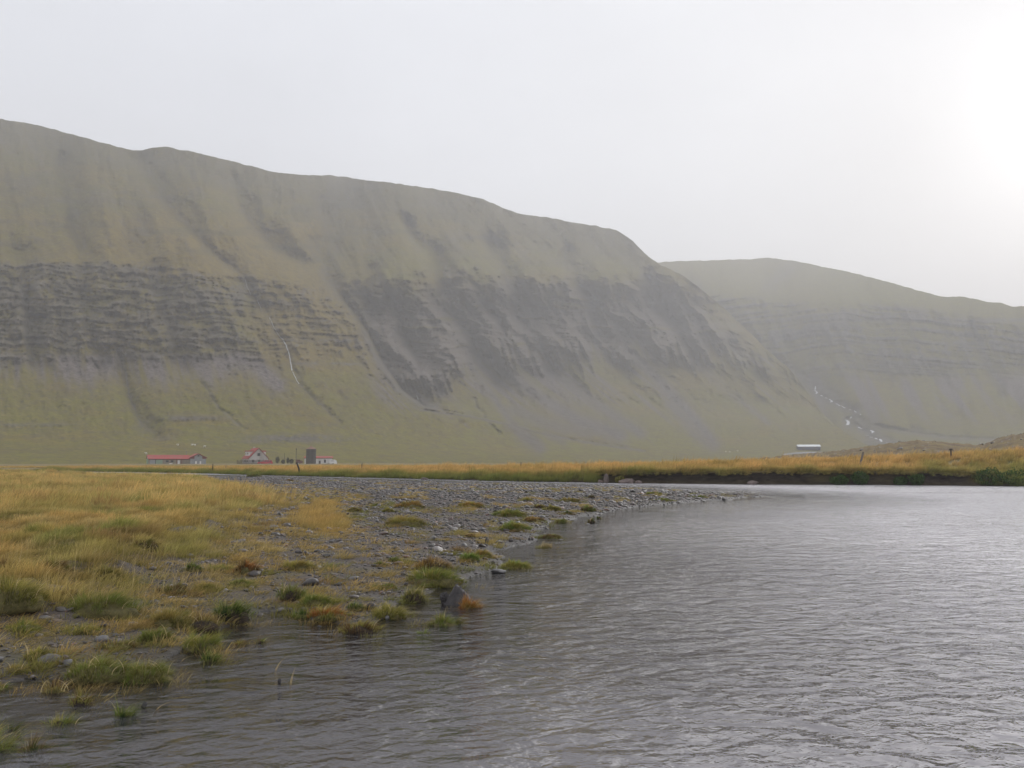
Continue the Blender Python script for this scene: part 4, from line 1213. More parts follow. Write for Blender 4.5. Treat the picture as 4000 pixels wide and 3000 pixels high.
on = np.where(bpx[si] > 3600, on * (0.35 + 0.65 * sstep(2.5, 7, off)), on)
tint = mixv(OLIVE * 1.0, ORANGE * np.array((1.16, 1.10, 1.15)), np.clip(on * 0.92 + 0.75 * gb + 0.4 * fbm(S[si] * 0.9, off * 0.6, 2, 934), 0, 1)) * RNG.uniform(0.8, 1.25, k)[:, None]
low = (sstep(1.6, 0.3, off) * np.where(soft, 1, 0.3))[:, None]
tint = tint * (1 - 0.6 * low) + GREEN[None] * 0.6 * low
s = RNG.uniform(0.7, 1.25, k) * np.clip(0.95 + 0.9 * fbm(S[si] * 0.55, off * 0.5, 3, 933), 0.5, 1.5) * np.where(off < 1.0, 0.85, 1.0) * np.where(hang, 0.5, 1.0)
rot = np.stack([np.where(hang, RNG.uniform(0.4, 1.3, k), RNG.uniform(-0.1, 0.25, k)), RNG.uniform(-0.05, 0.25, k), RNG.uniform(-0.4, 0.4, k)], -1)
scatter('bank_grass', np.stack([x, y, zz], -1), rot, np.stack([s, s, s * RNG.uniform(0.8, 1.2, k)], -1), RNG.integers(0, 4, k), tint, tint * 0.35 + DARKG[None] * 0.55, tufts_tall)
# plain behind it, out to the farm
x, y = fan_points(14000, 75, 250, half=0.72, power=1.3)
bdp, _, _ = bank_d(x, y)
keep = bdp > 10
x, y = x[keep], y[keep]
n_ = fbm(x * 0.02, y * 0.05, 3, 951)
tint = mixv(ORANGE * 1.15, OLIVE, np.clip(0.2 + n_ * 1.2, 0, 0.85)) * RNG.uniform(0.85, 1.15, len(x))[:, None]
br = sstep(-60, -75, x - 0.0) * sstep(0.0, 0.25, fbm(x * 0.03, y * 0.03, 2, 961))
tint = tint * (1 - 0.6 * br[:, None]) + BROWN[None] * 0.6 * br[:, None]
plant('plain_grass', x, y, tufts_far, 3, 0.6, 1.1, tint, tint * 0.5, RNG.uniform(0.5, 0.9, len(x)) * np.clip(1.3 - np.hypot(x, y) / 250, 0.35, 1))


# pebbles
def stone_vf(seed, sub=2, facets=7, rough=0.10, squash=(1, 1, 1)):
    import bmesh
    bm = bmesh.new()
    bmesh.ops.create_icosphere(bm, subdivisions=sub, radius=1.0)
    V = np.array([v.co[:] for v in bm.verts]); Fc = np.array([[v.index for v in f.verts] for f in bm.faces])
    bm.free()
    g = np.random.default_rng(seed)
    for _ in range(facets):
        d = g.normal(size=3); d /= np.linalg.norm(d)
        lim = g.uniform(0.55, 0.9)
        p = V @ d
        V = V - np.maximum(p - lim, 0)[:, None] * d[None] * 0.92
    V = V * (1 + rough * fbm(V[:, 0] * 2.3 + seed, V[:, 1] * 2.3 + V[:, 2] * 1.7, 3, seed % 50))[:, None]
    return V * np.array(squash)[None], Fc


peb = []
for i in range(6):
    V, F = stone_vf(100 + i, 1 if i % 2 else 2, 6, 0.08, (1.0, 0.72 + 0.05 * i, 0.42 + 0.05 * (i % 3)))
    me = np_mesh(f'pebble{i}', V, tris=F, smooth=(i % 2 == 0)); me.materials.append(m_pebble); peb.append(me)
pebbles = source('pebble_kinds', peb)
x, y = fan_points(210000, 6.5, 95, half=0.62, power=1.22)
sd = poly_sd(x, y, SHORE) + fbm(x * 0.55, y * 0.55, 3, 11) * 0.75 * np.clip(np.hypot(x, y) / 22, 0.35, 1.6)
ms_ = poly_sd(x, y, MEADOW) + fbm(x * 0.5, y * 0.5, 3, 8) * 1.4
bdp, _, _ = bank_d(x, y)
pr = sstep(-1.2, 0.1, sd) * sstep(1.2, -0.6, ms_)
keep = (RNG.uniform(0, 1, len(x)) < pr) & (bdp < 0)
x, y = x[keep], y[keep]
r = np.hypot(x, y)
k = len(x)
size = np.exp(RNG.normal(math.log(0.016), 0.64, k)) * np.clip((r / 13) ** 0.62, 0.8, 2.8)
size = np.minimum(size, 0.15) * np.clip(0.75 + 0.35 * sd[keep], 0.65, 1.0)
z = ground_z(x, y) + size * 0.12
g_ = RNG.uniform(0, 1, k)
tint = mixv(np.array((0.030, 0.025, 0.022)), np.array((0.175, 0.15, 0.135)), g_ ** 1.9)
rd = RNG.uniform(0, 1, k) < 0.10
tint[rd] = tint[rd] * np.array((1.25, 0.85, 0.75))
rot = np.stack([RNG.normal(0, 0.25, k), RNG.normal(0, 0.25, k), RNG.uniform(0, 6.28, k)], -1)
scatter('gravel', np.stack([x, y, z], -1), rot, np.repeat(size[:, None], 3, 1), RNG.integers(0, 6, k), tint, tint, pebbles)
print('pebbles', k)
# stones strewn over the knoll
k = 520
ii = RNG.integers(2, 42, k); jj = RNG.integers(0, len(kp), k)
size = np.exp(RNG.normal(math.log(0.16), 0.5, k))
tint = mixv(np.array((0.09, 0.075, 0.065)), np.array((0.3, 0.28, 0.26)), RNG.uniform(0, 1, k))
scatter('knoll_stones', np.stack([XK[ii, jj], YK[ii, jj], ZK[ii, jj]], -1), RNG.uniform(0, 6.28, (k, 3)) * np.array((0.05, 0.05, 1)), np.repeat(size[:, None], 3, 1), RNG.integers(0, 6, k), tint, tint, pebbles)


# ================================================================== things
def join_vf(parts):
    V, F = [], []
    for v, f in parts:
        o = len(V); V += [tuple(p) for p in v]; F += [tuple(i + o for i in ff) for ff in f]
    return V, F


def part(name, vf, mat, parent=None, smooth=False, **props):
    V, F = vf
    me = bpy.data.meshes.new(name)
    me.from_pydata([tuple(map(float, p)) for p in V], [], [tuple(map(int, f)) for f in F])
    me.update()
    if smooth:
        me.polygons.foreach_set('use_smooth', np.ones(len(me.polygons), bool))
    return link(name, me, mat, parent, **props)


def bx_(cx, cy, z0, sx, sy, sz):
    return box_vf(cx - sx / 2, cy - sy / 2, z0, cx + sx / 2, cy + sy / 2, z0 + sz)


def gable_wall(w, d, h, ridge, y0=0.0):
    """closed body with a gable at both ends, ridge along y"""
    V = []
    for y in (y0, y0 + d):
        V += [(-w / 2, y, 0), (w / 2, y, 0), (w / 2, y, h), (0, y, h + ridge), (-w / 2, y, h)]
    F = [(0, 1, 2, 3, 4), (9, 8, 7, 6, 5), (0, 5, 6, 1), (1, 6, 7, 2), (4, 9, 5, 0), (2, 7, 8, 3), (3, 8, 9, 4)]
    return V, F


def roof_slope(x0, z0, x1, z1, ya, yb, th):
    """slab over a rectangle from eave (x0,z0) to ridge (x1,z1), running from ya to yb"""
    dx, dz = x1 - x0, z1 - z0
    l = math.hypot(dx, dz); nx_, nz_ = -dz / l * th, dx / l * th
    if nz_ < 0: nx_, nz_ = -nx_, -nz_
    V = []
    for y in (ya, yb):
        V += [(x0, y, z0), (x1, y, z1), (x1 + nx_, y, z1 + nz_), (x0 + nx_, y, z0 + nz_)]
    F = [(0, 1, 2, 3), (7, 6, 5, 4), (0, 4, 5, 1), (1, 5, 6, 2), (2, 6, 7, 3), (3, 7, 4, 0)]
    return V, F


def swap_xy(vf):
    V, F = vf
    return [(p[1], p[0], p[2]) for p in V], [tuple(reversed(f)) for f in F]


def shift(vf, dx=0, dy=0, dz=0):
    return [(p[0] + dx, p[1] + dy, p[2] + dz) for p in vf[0]], vf[1]


def cyl(r0, r1, z0, z1, n=16, cap=True, cx=0, cy=0):
    V = [(cx + r0 * math.cos(2 * math.pi * i / n), cy + r0 * math.sin(2 * math.pi * i / n), z0) for i in range(n)]
    V += [(cx + r1 * math.cos(2 * math.pi * i / n), cy + r1 * math.sin(2 * math.pi * i / n), z1) for i in range(n)]
    F = [(i, (i + 1) % n, n + (i + 1) % n, n + i) for i in range(n)]
    if cap:
        F += [tuple(reversed(range(n))), tuple(range(n, 2 * n))]
    return V, F


def tube(pts, rads, n=8):
    V, F = [], []
    for i, p in enumerate(pts):
        a = Vector(pts[min(i + 1, len(pts) - 1)]) - Vector(pts[max(i - 1, 0)])
        a.normalize()
        u = a.cross(Vector((0.31, 0.95, 0.1))).normalized(); v = a.cross(u)
        for k in range(n):
            c_, s_ = math.cos(2 * math.pi * k / n), math.sin(2 * math.pi * k / n)
            V.append(tuple(Vector(p) + (u * c_ + v * s_) * rads[i]))
    for i in range(len(pts) - 1):
        for k in range(n):
            F.append((i * n + k, i * n + (k + 1) % n, (i + 1) * n + (k + 1) % n, (i + 1) * n + k))
    F += [tuple(reversed(range(n))), tuple(range((len(pts) - 1) * n, len(pts) * n))]
    return V, F


def spot(px, D, zb):
    """world place at a column of the photograph, D metres away"""
    a = math.atan((px - 2000) / FPX)
    return (D * math.sin(a), D * math.cos(a), zb), -a


m_redroof = simple_mat('red_roof', (0.36, 0.055, 0.045), 0.6, 0.25, 1.2, grime=(0.26, 0.10, 0.08))
m_redtrim = simple_mat('red_trim', (0.17, 0.028, 0.025), 0.6, 0.3, 1.5)
m_whitewall = simple_mat('white_wall', (0.74, 0.73, 0.72), 0.8, 0.08, 1.0, grime=(0.42, 0.40, 0.37))
m_render = simple_mat('weathered_render', (0.52, 0.50, 0.48), 0.85, 0.15, 1.0, grime=(0.28, 0.24, 0.20))
m_bluegrey = simple_mat('blue_grey_sheeting', (0.25, 0.265, 0.28), 0.6, 0.15, 1.0, grime=(0.33, 0.33, 0.32))
m_palegreen = simple_mat('pale_green_paint', (0.23, 0.31, 0.22), 0.7, 0.2, 1.0)
m_tan = simple_mat('tan_boarding', (0.25, 0.22, 0.16), 0.8, 0.25, 1.0, grime=(0.17, 0.10, 0.08))
m_glass = simple_mat('dark_glass', (0.02, 0.023, 0.026), 0.12, 0.2, 1.0, spec=0.6)
m_darkwood = simple_mat('dark_weathered_wood', (0.055, 0.045, 0.040), 0.9, 0.35, 3.0)
m_greywood = simple_mat('grey_weathered_wood', (0.16, 0.14, 0.125), 0.9, 0.3, 3.0)
m_silo = simple_mat('stained_concrete', (0.070, 0.064, 0.054), 0.85, 0.3, 0.8, grime=(0.035, 0.032, 0.027))
m_siloroof = simple_mat('rusted_sheet', (0.24, 0.13, 0.105), 0.7, 0.3, 1.5)
m_carred = simple_mat('red_car_paint', (0.42, 0.018, 0.035), 0.3, 0.1, 1.0, spec=0.5)
m_black = simple_mat('black_rubber', (0.018, 0.018, 0.018), 0.8, 0.2, 4.0)
m_rim = simple_mat('grey_metal', (0.35, 0.35, 0.36), 0.4, 0.1, 4.0, metal=0.6)
m_caravan = simple_mat('white_gelcoat', (0.72, 0.72, 0.71), 0.35, 0.05, 1.0)
m_barnroof = simple_mat('pale_metal_roof', (0.66, 0.69, 0.71), 0.45, 0.08, 0.5)
m_navy = simple_mat('navy_cladding', (0.045, 0.055, 0.11), 0.7, 0.2, 0.5)
m_slate = simple_mat('dark_cladding', (0.055, 0.055, 0.06), 0.7, 0.2, 0.5)
m_rust = simple_mat('rusty_iron', (0.14, 0.055, 0.04), 0.85, 0.4, 2.0)
m_fleece = simple_mat('fleece', (0.68, 0.65, 0.58), 0.95, 0.1, 8.0)
m_foam = simple_mat('falling_water', (0.62, 0.64, 0.66), 0.5, 0.1, 0.3, obj=False)
m_bark = simple_mat('bark', (0.06, 0.045, 0.036), 0.9, 0.3, 3.0)

# ------------------------------------------------------------------ the farm
FD = 380.0
U = FD / FPX                       # metres per photograph pixel at the farm


def fz(row):
    return EYE + (HORIZON - row) * U


ZB = -0.1
# long barn with a gabled wing
loc, rz = spot(664, FD + 3, ZB)
barn = empty('barn', loc, rz + 0.14, label='long low barn with red roof and gabled blue-grey wing at its right end', category='barn')
L = 16.6
wall = part('wall', swap_xy(gable_wall(6.0, L, 2.55, 1.55, -L / 2)), m_tan, barn)
part('roof', join_vf([swap_xy(roof_slope(-3.3, 2.40, 0, 4.10, -L / 2 - 0.3, L / 2 + 0.1, 0.10)), swap_xy(roof_slope(3.3, 2.40, 0, 4.10, -L / 2 - 0.3, L / 2 + 0.1, 0.10))]), m_redroof, barn)
part('fascia', bx_(0, -3.33, 2.28, L, 0.07, 0.16), m_redtrim, barn)
part('end_wall', swap_xy(gable_wall(5.9, 0.06, 2.45, 1.45, -L / 2 - 0.065)), m_palegreen, barn, label='pale green end wall')
part('wall_panel', bx_(-L / 2 + 1.7, -3.04, 0.0, 2.2, 0.07, 2.2), m_bluegrey, barn, label='grey wall panel')
part('door', bx_(-L / 2 + 4.2, -3.05, 0.0, 2.6, 0.09, 2.15), m_palegreen, barn, label='wide pale green sliding door')
for xx in (-L / 2 + 2.8, -L / 2 + 11.2, -L / 2 + 13.2):
    part('door_post', bx_(xx, -3.06, 0, 0.22, 0.12, 2.3), m_redtrim if xx > -2 else m_darkwood, barn)
for xx in (-L / 2 + 7.4, -L / 2 + 9.3):
    f_ = part('window', bx_(xx, -3.05, 1.05, 1.2, 0.08, 0.85), m_greywood, barn)
    part('pane', bx_(xx, -3.10, 1.13, 1.0, 0.03, 0.69), m_glass, f_)
part('door', bx_(-L / 2 + 12.0, -3.05, 0, 0.9, 0.08, 1.95), m_whitewall, barn, label='narrow white door')
part('trough', bx_(-L / 2 + 8.7, -3.9, 0.25, 1.3, 0.5, 0.4), m_whitewall, barn)
wx = L / 2 + 3.1
part('wing_wall', shift(gable_wall(6.4, 8.5, 3.1, 1.5, 0), wx, -4.2, 0), m_bluegrey, barn)
part('wing_roof', join_vf([shift(roof_slope(-3.6, 2.90, 0, 4.72, -0.35, 8.7, 0.12), wx, -4.2), shift(roof_slope(3.6, 2.90, 0, 4.72, -0.35, 8.7, 0.12), wx, -4.2)]), m_redroof, barn)
part('verge_board', join_vf([shift(roof_slope(-3.62, 2.66, 0, 4.50, -0.44, -0.37, 0.34), wx, -4.2), shift(roof_slope(3.62, 2.66, 0, 4.50, -0.44, -0.37, 0.34), wx, -4.2)]), m_redtrim, barn)
for sx in (-1, 1):
    part('gable_panel', [shift(([(sx * 1.6, 0, 2.55), (sx * 3.15, 0, 2.55), (sx * 3.15, 0, 2.95), (sx * 1.6, 0, 3.7), (sx * 1.6, -0.05, 2.55), (sx * 3.15, -0.05, 2.55), (sx * 3.15, -0.05, 2.95), (sx * 1.6, -0.05, 3.7)], [(0, 1, 2, 3), (4, 7, 6, 5), (0, 4, 5, 1), (1, 5, 6, 2), (2, 6, 7, 3), (3, 7, 4, 0)]), wx, -4.21)][0], m_redtrim, barn)
f_ = part('vent', bx_(wx, -4.24, 3.55, 0.65, 0.08, 0.55), m_darkwood, barn)
for dx in (-0.9, 0.9):
    d_ = part('door', bx_(wx + dx, -4.24, 0.0, 0.75, 0.08, 1.5), m_whitewall, barn, label='small white door in the gabled wing')
    part('door_frame', join_vf([bx_(wx + dx - 0.43, -4.25, 0, 0.09, 0.12, 1.6), bx_(wx + dx + 0.43, -4.25, 0, 0.09, 0.12, 1.6), bx_(wx + dx, -4.25, 1.505, 0.76, 0.12, 0.09)]), m_greywood, d_)

# farmhouse: gable to the river, dormers on both roof slopes
loc, rz = spot(1001, FD, ZB)
house = empty('farmhouse', loc, rz + 0.30, label='grey farmhouse with steep red roof, white dormers and gable facing the river', category='house')
W2, H0, RH, DP = 8.2, 3.0, 4.2, 9.0
part('wall', gable_wall(W2, DP, H0, RH, -DP / 2), m_render, house)
part('roof', join_vf([roof_slope(-W2 / 2 - 0.45, H0 - 0.46, 0, H0 + RH, -DP / 2 - 0.35, DP / 2 + 0.35, 0.14), roof_slope(W2 / 2 + 0.45, H0 - 0.46, 0, H0 + RH, -DP / 2 - 0.35, DP / 2 + 0.35, 0.14)]), m_redroof, house)
part('verge_board', join_vf([roof_slope(-W2 / 2 - 0.45, H0 - 0.68, 0, H0 + RH - 0.22, -DP / 2 - 0.42, -DP / 2 - 0.36, 0.2), roof_slope(W2 / 2 + 0.45, H0 - 0.68, 0, H0 + RH - 0.22, -DP / 2 - 0.42, -DP / 2 - 0.36, 0.2)]), m_redtrim, house)
for sx in (-1, 1):
    dm = part('dormer', bx_(sx * 2.45, 0, H0 + 0.9, 2.5, 5.2, 1.75), m_whitewall, house)
    part('dormer_roof', join_vf([bx_(sx * 2.2, 0, H0 + 2.652, 3.4, 5.8, 0.45)]), m_redroof, dm)
    for yy in (-1.4, 1.4):
        part('window', bx_(sx * 3.72, yy, H0 + 1.35, 0.06, 1.1, 0.9), m_glass, dm)
f_ = part('window', bx_(0.15, -DP / 2 - 0.03, H0 + 0.75, 1.25, 0.08, 1.35), m_greywood, house)
part('pane', bx_(0.15, -DP / 2 - 0.09, H0 + 0.85, 1.05, 0.04, 1.15), m_glass, f_)
f_ = part('door', bx_(0.35, -DP / 2 - 0.03, 0.0, 1.0, 0.08, 2.1), m_darkwood, house)
f_ = part('window', bx_(-2.3, -DP / 2 - 0.03, 1.0, 1.2, 0.08, 1.1), m_greywood, house)
part('pane', bx_(-2.3, -DP / 2 - 0.09, 1.08, 1.0, 0.04, 0.94), m_glass, f_)
part('corner_board', bx_(W2 / 2 - 0.13, -DP / 2 - 0.035, 0.0, 0.24, 0.09, H0 - 0.05), m_whitewall, house)
part('chimney', bx_(0, 1.6, H0 + RH - 0.5, 0.6, 0.6, 1.1), m_render, house)
for yy in (-2.6, 0.6):
    f_ = part('window', bx_(-W2 / 2 - 0.03, yy, 0.9, 0.08, 1.1, 1.1), m_whitewall, house)
    part('pane', bx_(-W2 / 2 - 0.09, yy, 1.0, 0.04, 0.9, 0.9), m_glass, f_)

# picket fence before the house
loc, rz = spot(975, FD - 9, ZB)
fence = empty('picket_fence', loc, rz, label='dark weathered board fence in front of the farmhouse', category='fence')
for zz in (0.5, 1.5):
    part('rail', bx_(0.8, 0.06, zz, 11.0, 0.06, 0.12), m_darkwood, fence)
first = None
for i in range(26):
    xx = -4.6 + i * 0.43
    if first is None:
        first = part('slat', bx_(0, 0, 0, 0.24, 0.05, 2.0), m_darkwood, fence); o = first
    else:
        o = first.copy(); COL.objects.link(o); o.parent = fence
    o.location = (xx, 0, 0); o.scale = (1, 1, random.choice((1.0, 0.95, 1.05, 0.7, 1.1)))


def wheel(parent, x, y, r, w=0.22):
    ty_ = part('wheel', [(p[0], p[2], p[1]) for p in cyl(r, r, -w / 2, w / 2, 14)[0]] and ([(x + p[0], y + p[2], r + p[1]) for p in cyl(r, r, -w / 2, w / 2, 14)[0]], cyl(r, r, -w / 2, w / 2, 14)[1]), m_black, parent)
    part('rim', ([(x + p[0], y + p[2], r + p[1]) for p in cyl(r * 0.6, r * 0.6, -w / 2 - 0.02, w / 2 + 0.02, 12)[0]], cyl(r * 0.6, r * 0.6, -w / 2, w / 2, 12)[1]), m_rim, ty_)


def side_prism(prof, w, inset_top=0.0, ztop=None):
    """closed body from a side outline (x, z) with half width narrowing above ztop"""
    n = len(prof); V = []
    for s in (-1, 1):
        for (x, z) in prof:
            hw = w / 2 - (inset_top if (ztop is not None and z > ztop) else 0)
            V.append((x, s * hw, z))
    F = [tuple(range(n)), tuple(reversed(range(n, 2 * n)))] + [(i, i + n, (i + 1) % n + n, (i + 1) % n) for i in range(n)]
    return V, F


loc, rz = spot(1040, FD - 14, ZB + 0.1)
car = empty('car', loc, rz + 0.05, label='red estate car parked in front of the farmhouse', category='car')
part('body', side_prism([(-3.1, 0.35), (3.0, 0.35), (3.05, 0.95), (2.95, 1.15), (-1.1, 1.15), (-2.9, 1.0), (-3.15, 0.7)], 1.8), m_carred, car)
part('cabin', side_prism([(-1.05, 1.155), (2.85, 1.155), (2.6, 1.85), (-0.35, 1.85)], 1.72, 0.14, 1.5), m_carred, car)
for x0, x1, z0, z1 in ((-0.72, 0.45, 1.24, 1.70), (0.6, 1.55, 1.24, 1.70), (1.7, 2.5, 1.24, 1.70)):
    for sy in (-1, 1):
        part('window', ([(x0, sy * 0.875, z0), (x1, sy * 0.875, z0), (x1 - 0.02, sy * 0.75, z1), (x0 + 0.2, sy * 0.75, z1), (x0, sy * 0.85, z0), (x1, sy * 0.85, z0), (x1 - 0.02, sy * 0.70, z1), (x0 + 0.2, sy * 0.70, z1)], [(0, 1, 2, 3), (7, 6, 5, 4), (0, 4, 5, 1), (1, 5, 6, 2), (2, 6, 7, 3), (3, 7, 4, 0)]), m_glass, car)
part('roof_rack', join_vf([bx_(1.1, s * 0.5, 1.90, 2.4, 0.06, 0.06) for s in (-1, 1)] + [bx_(x_, 0, 1.852, 0.06, 1.0, 0.046) for x_ in (0.1, 2.0)]), m_black, car)
part('bumper', bx_(-3.2, 0, 0.4, 0.16, 1.7, 0.2), m_black, car)
part('bumper', bx_(3.13, 0, 0.4, 0.14, 1.7, 0.2), m_black, car)
for s in (-1, 1):
    part('headlight', bx_(-3.13, s * 0.6, 0.66, 0.08, 0.3, 0.18), m_whitewall, car)
    for xx in (-2.0, 2.0):
        wheel(car, xx, s * 0.82, 0.36)

# silo
loc, rz = spot(1218, FD - 12, ZB)
silo = empty('silo', loc, rz, label='dark stained concrete silo with low conical rusty roof', category='silo')
zt = fz(1757) - ZB
part('body', cyl(2.12, 2.12, 0, zt, 28), m_silo, silo, smooth=False)
part('roof', cyl(2.3, 0.25, zt + 0.003, zt + 1.15, 28), m_siloroof, silo)
part('cap', cyl(0.3, 0.22, zt + 1.153, zt + 1.4, 12), m_siloroof, silo)
for k_ in range(5):
    part('hoop', cyl(2.15, 2.15, 0.6 + k_ * (zt - 1.0) / 4, 0.72 + k_ * (zt - 1.0) / 4, 28), m_silo, silo)
part('ladder_cage', join_vf([bx_(1.2 + dx, -1.95, 0.3, 0.08, 0.08, zt - 0.2) for dx in (0, 0.45)] + [bx_(1.425, -1.95, 0.6 + i * 0.6, 0.37, 0.05, 0.05) for i in range(9)]), m_greywood, silo)

# white shed behind the silo
loc, rz = spot(1247, FD, ZB)
shed = empty('shed', loc, rz + 0.03, label='low white shed with red roof beside the dark silo', category='shed')
part('wall', swap_xy(gable_wall(6.0, 12.0, 2.95, 0.7, -6.0)), m_whitewall, shed)
part('roof', join_vf([swap_xy(roof_slope(-3.35, 2.87, 0, 3.66, -6.3, 6.3, 0.12)), swap_xy(roof_slope(3.35, 2.87, 0, 3.66, -6.3, 6.3, 0.12))]), m_redroof, shed)
part('fascia', bx_(0, -3.40, 2.72, 12.6, 0.08, 0.2), m_redtrim, shed)
d_ = part('door', bx_(0.5, -3.04, 0.0, 0.95, 0.08, 1.75), m_bluegrey, shed)
part('door_panel', bx_(0.5, -3.10, 0.35, 0.62, 0.04, 1.2), m_darkwood, d_)
f_ = part('window', bx_(2.75, -3.04, 0.7, 1.05, 0.08, 1.6), m_whitewall, shed)
part('pane', bx_(2.75, -3.10, 0.8, 0.85, 0.04, 1.4), m_glass, f_)
part('plinth', bx_(0, -3.05, 0, 12.0, 0.09, 0.25), m_redtrim, shed)

# caravan
loc, rz = spot(1304, FD - 4, ZB)
cv = empty('caravan', loc, rz, label='small white round-ended caravan beside the white shed', category='caravan')
part('body', side_prism([(-1.55, 0.35), (1.7, 0.35), (1.75, 0.9), (1.62, 1.5), (1.3, 1.95), (0.9, 2.15), (-1.2, 2.2), (-1.5, 2.0), (-1.6, 1.4)], 2.0, 0.1, 1.9), m_caravan, cv)
part('window', bx_(-0.35, -1.0, 1.45, 1.5, 0.04, 0.32), m_rim, cv)
part('window', ([(1.70, -0.7, 1.25), (1.70, 0.7, 1.25), (1.52, 0.7, 1.75), (1.52, -0.7, 1.75), (1.62, -0.7, 1.25), (1.62, 0.7, 1.25), (1.44, 0.7, 1.75), (1.44, -0.7, 1.75)], [(0, 1, 2, 3), (7, 6, 5, 4), (0, 4, 5, 1), (1, 5, 6, 2), (2, 6, 7, 3), (3, 7, 4, 0)]), m_glass, cv)
part('drawbar', bx_(-2.0, 0, 0.45, 0.9, 0.1, 0.1), m_black, cv)
for s in (-1, 1):
    wheel(cv, 0.1, s * 0.92, 0.33)

# rusty machine in the grass by the farm
loc, rz = spot(1168, FD - 20, ZB)
mach = empty('farm_machine', loc, rz + 0.3, label='rusty old farm machine standing between farmhouse and silo', category='farm machine')
part('frame', join_vf([bx_(0, 0, 0.5, 2.2, 1.2, 0.25), bx_(0.2, 0, 0.752, 1.0, 0.9, 0.7), bx_(-0.7, 0, 0.752, 0.12, 0.8, 1.2)]), m_rust, mach)
part('hopper', ([(-0.9, -0.6, 2.2), (0.9, -0.6, 2.2), (0.9, 0.6, 2.2), (-0.9, 0.6, 2.2), (-0.4, -0.3, 1.46), (0.5, -0.3, 1.46), (0.5, 0.3, 1.46), (-0.4, 0.3, 1.46)], [(0, 1, 2, 3), (7, 6, 5, 4), (0, 4, 5, 1), (1, 5, 6, 2), (2, 6, 7, 3), (3, 7, 4, 0)]), m_rust, mach)
part('reel', ([(p[0] + 1.3, p[2], p[1] + 1.2) for p in cyl(0.65, 0.65, -0.5, 0.5, 10)[0]], cyl(0.65, 0.65, -0.5, 0.5, 10)[1]), m_rust, mach)
for s in (-1, 1):
    wheel(mach, -0.2, s * 0.75, 0.5, 0.15)

# poles, posts
POLES = [(1115, FD + 6, 1770, 0.10, 'thin dark pole between the farmhouse and the taller pole', 'pole'),
         (1160, FD + 2, 1752, 0.15, 'tall dark utility pole just left of the silo', 'utility pole'),
         ]
for px, D, rtop, rad, lab, cat in POLES:
    loc, rz = spot(px, D, ZB)
    hh = EYE + (HORIZON - rtop) / FPX * D - ZB
    p_ = empty('utility_pole', loc, rz, label=lab, category=cat, group='poles round the farm and the fields')
    part('shaft', cyl(rad, rad * 0.75, -0.3, hh, 8), m_darkwood, p_)
    if rad > 0.12:
        part('crossarm', bx_(0, 0, hh - 0.7, 1.1, 0.1, 0.1), m_darkwood, p_)
        for xx in (-0.45, 0.45):
            part('insulator', cyl(0.05, 0.04, hh - 0.598, hh - 0.45, 6, cx=xx), m_whitewall, p_)
for px, rb_, rt_, lab in ((1716, 1728, 1695, 'thin pole standing alone on the grass slope left of the scree'), (2832, 1755, 1725, 'thin pole on the grassy flat left of the white-roofed barn'), (3193, 1778, 1752, 'dark pole beside the road below the white-roofed barn'), (727, 1812, 1765, 'thin pole on the slope behind the long red-roofed barn')):
    p = hill_at(px, rb_)
    D = math.hypot(p[0], p[1])
    hh = (rb_ - rt_) / FPX * D
    p_ = empty('utility_pole', tuple(p), 0, label=lab, category='utility pole', group='poles round the farm and the fields')
    part('shaft', cyl(0.17, 0.12, -0.8, hh, 8), m_greywood, p_)
    part('crossarm', bx_(0, 0, hh - 0.6, 1.3, 0.12, 0.12), m_greywood, p_)


def bank_spot(px, off):
    j = int(np.argmin(np.abs(bpx - px)))
    x_, y_ = bx[j] + nx[j] * off, by[j] + ny[j] * off
    return float(x_), float(y_), float(ground_z(np.array([x_]), np.array([y_]))[0])


def fence_post(px, off, r_top, half, lean_, lab, mat, cap=False):
    x_, y_, z_ = bank_spot(px, off)
    D = math.hypot(x_, y_)
    x_ = (px - 2000) / FPX * y_
    ztop = EYE + (HORIZON - r_top) / FPX * D
    p_ = empty('fence_post', (x_, y_, z_), 0, label=lab, category='fence post', group='old fence posts along the far bank')
    hgt = ztop - z_
    part('post', tube([(0, 0, -0.4), (lean_ * 0.3, 0, hgt * 0.4), (lean_, 0.02, hgt)], [half, half * 0.95, half * 0.85], 7), mat, p_)
    if cap:
        part('post_head', bx_(lean_, 0.02, hgt + 0.002, half * 2.8, half * 2.8, 0.12), mat, p_)
    else:
        part('wire_staple', bx_(lean_ * 0.75, -half, hgt * 0.8, 0.03, 0.04, 0.05), m_rim, p_)


fence_post(837, 3.0, 1811, 0.07, 0.0, 'dark upright fence post in the orange grass left of the farmhouse', m_darkwood)
fence_post(888, 14.0, 1813, 0.045, 0.02, 'thin fence stake between the dark post and the farmhouse', m_greywood)
fence_post(1176, 2.2, 1806, 0.11, -0.42, 'dark leaning post on the grassy bank in front of the silo', m_darkwood)
fence_post(1416, 12.0, 1808, 0.05, 0.03, 'thin stake in the grass right of the caravan', m_darkwood)
fence_post(3352, 3.5, 1768, 0.09, 0.34, 'grey weathered post leaning right in the bank grass', m_greywood)
fence_post(3708, 7.5, 1763, 0.065, 0.03, 'short dark square-headed post in the grass below the knoll', m_darkwood, True)
fence_post(2035, 14.0, 1806, 0.05, 0.0, 'thin stake in orange grass at the middle of the far bank', m_darkwood)

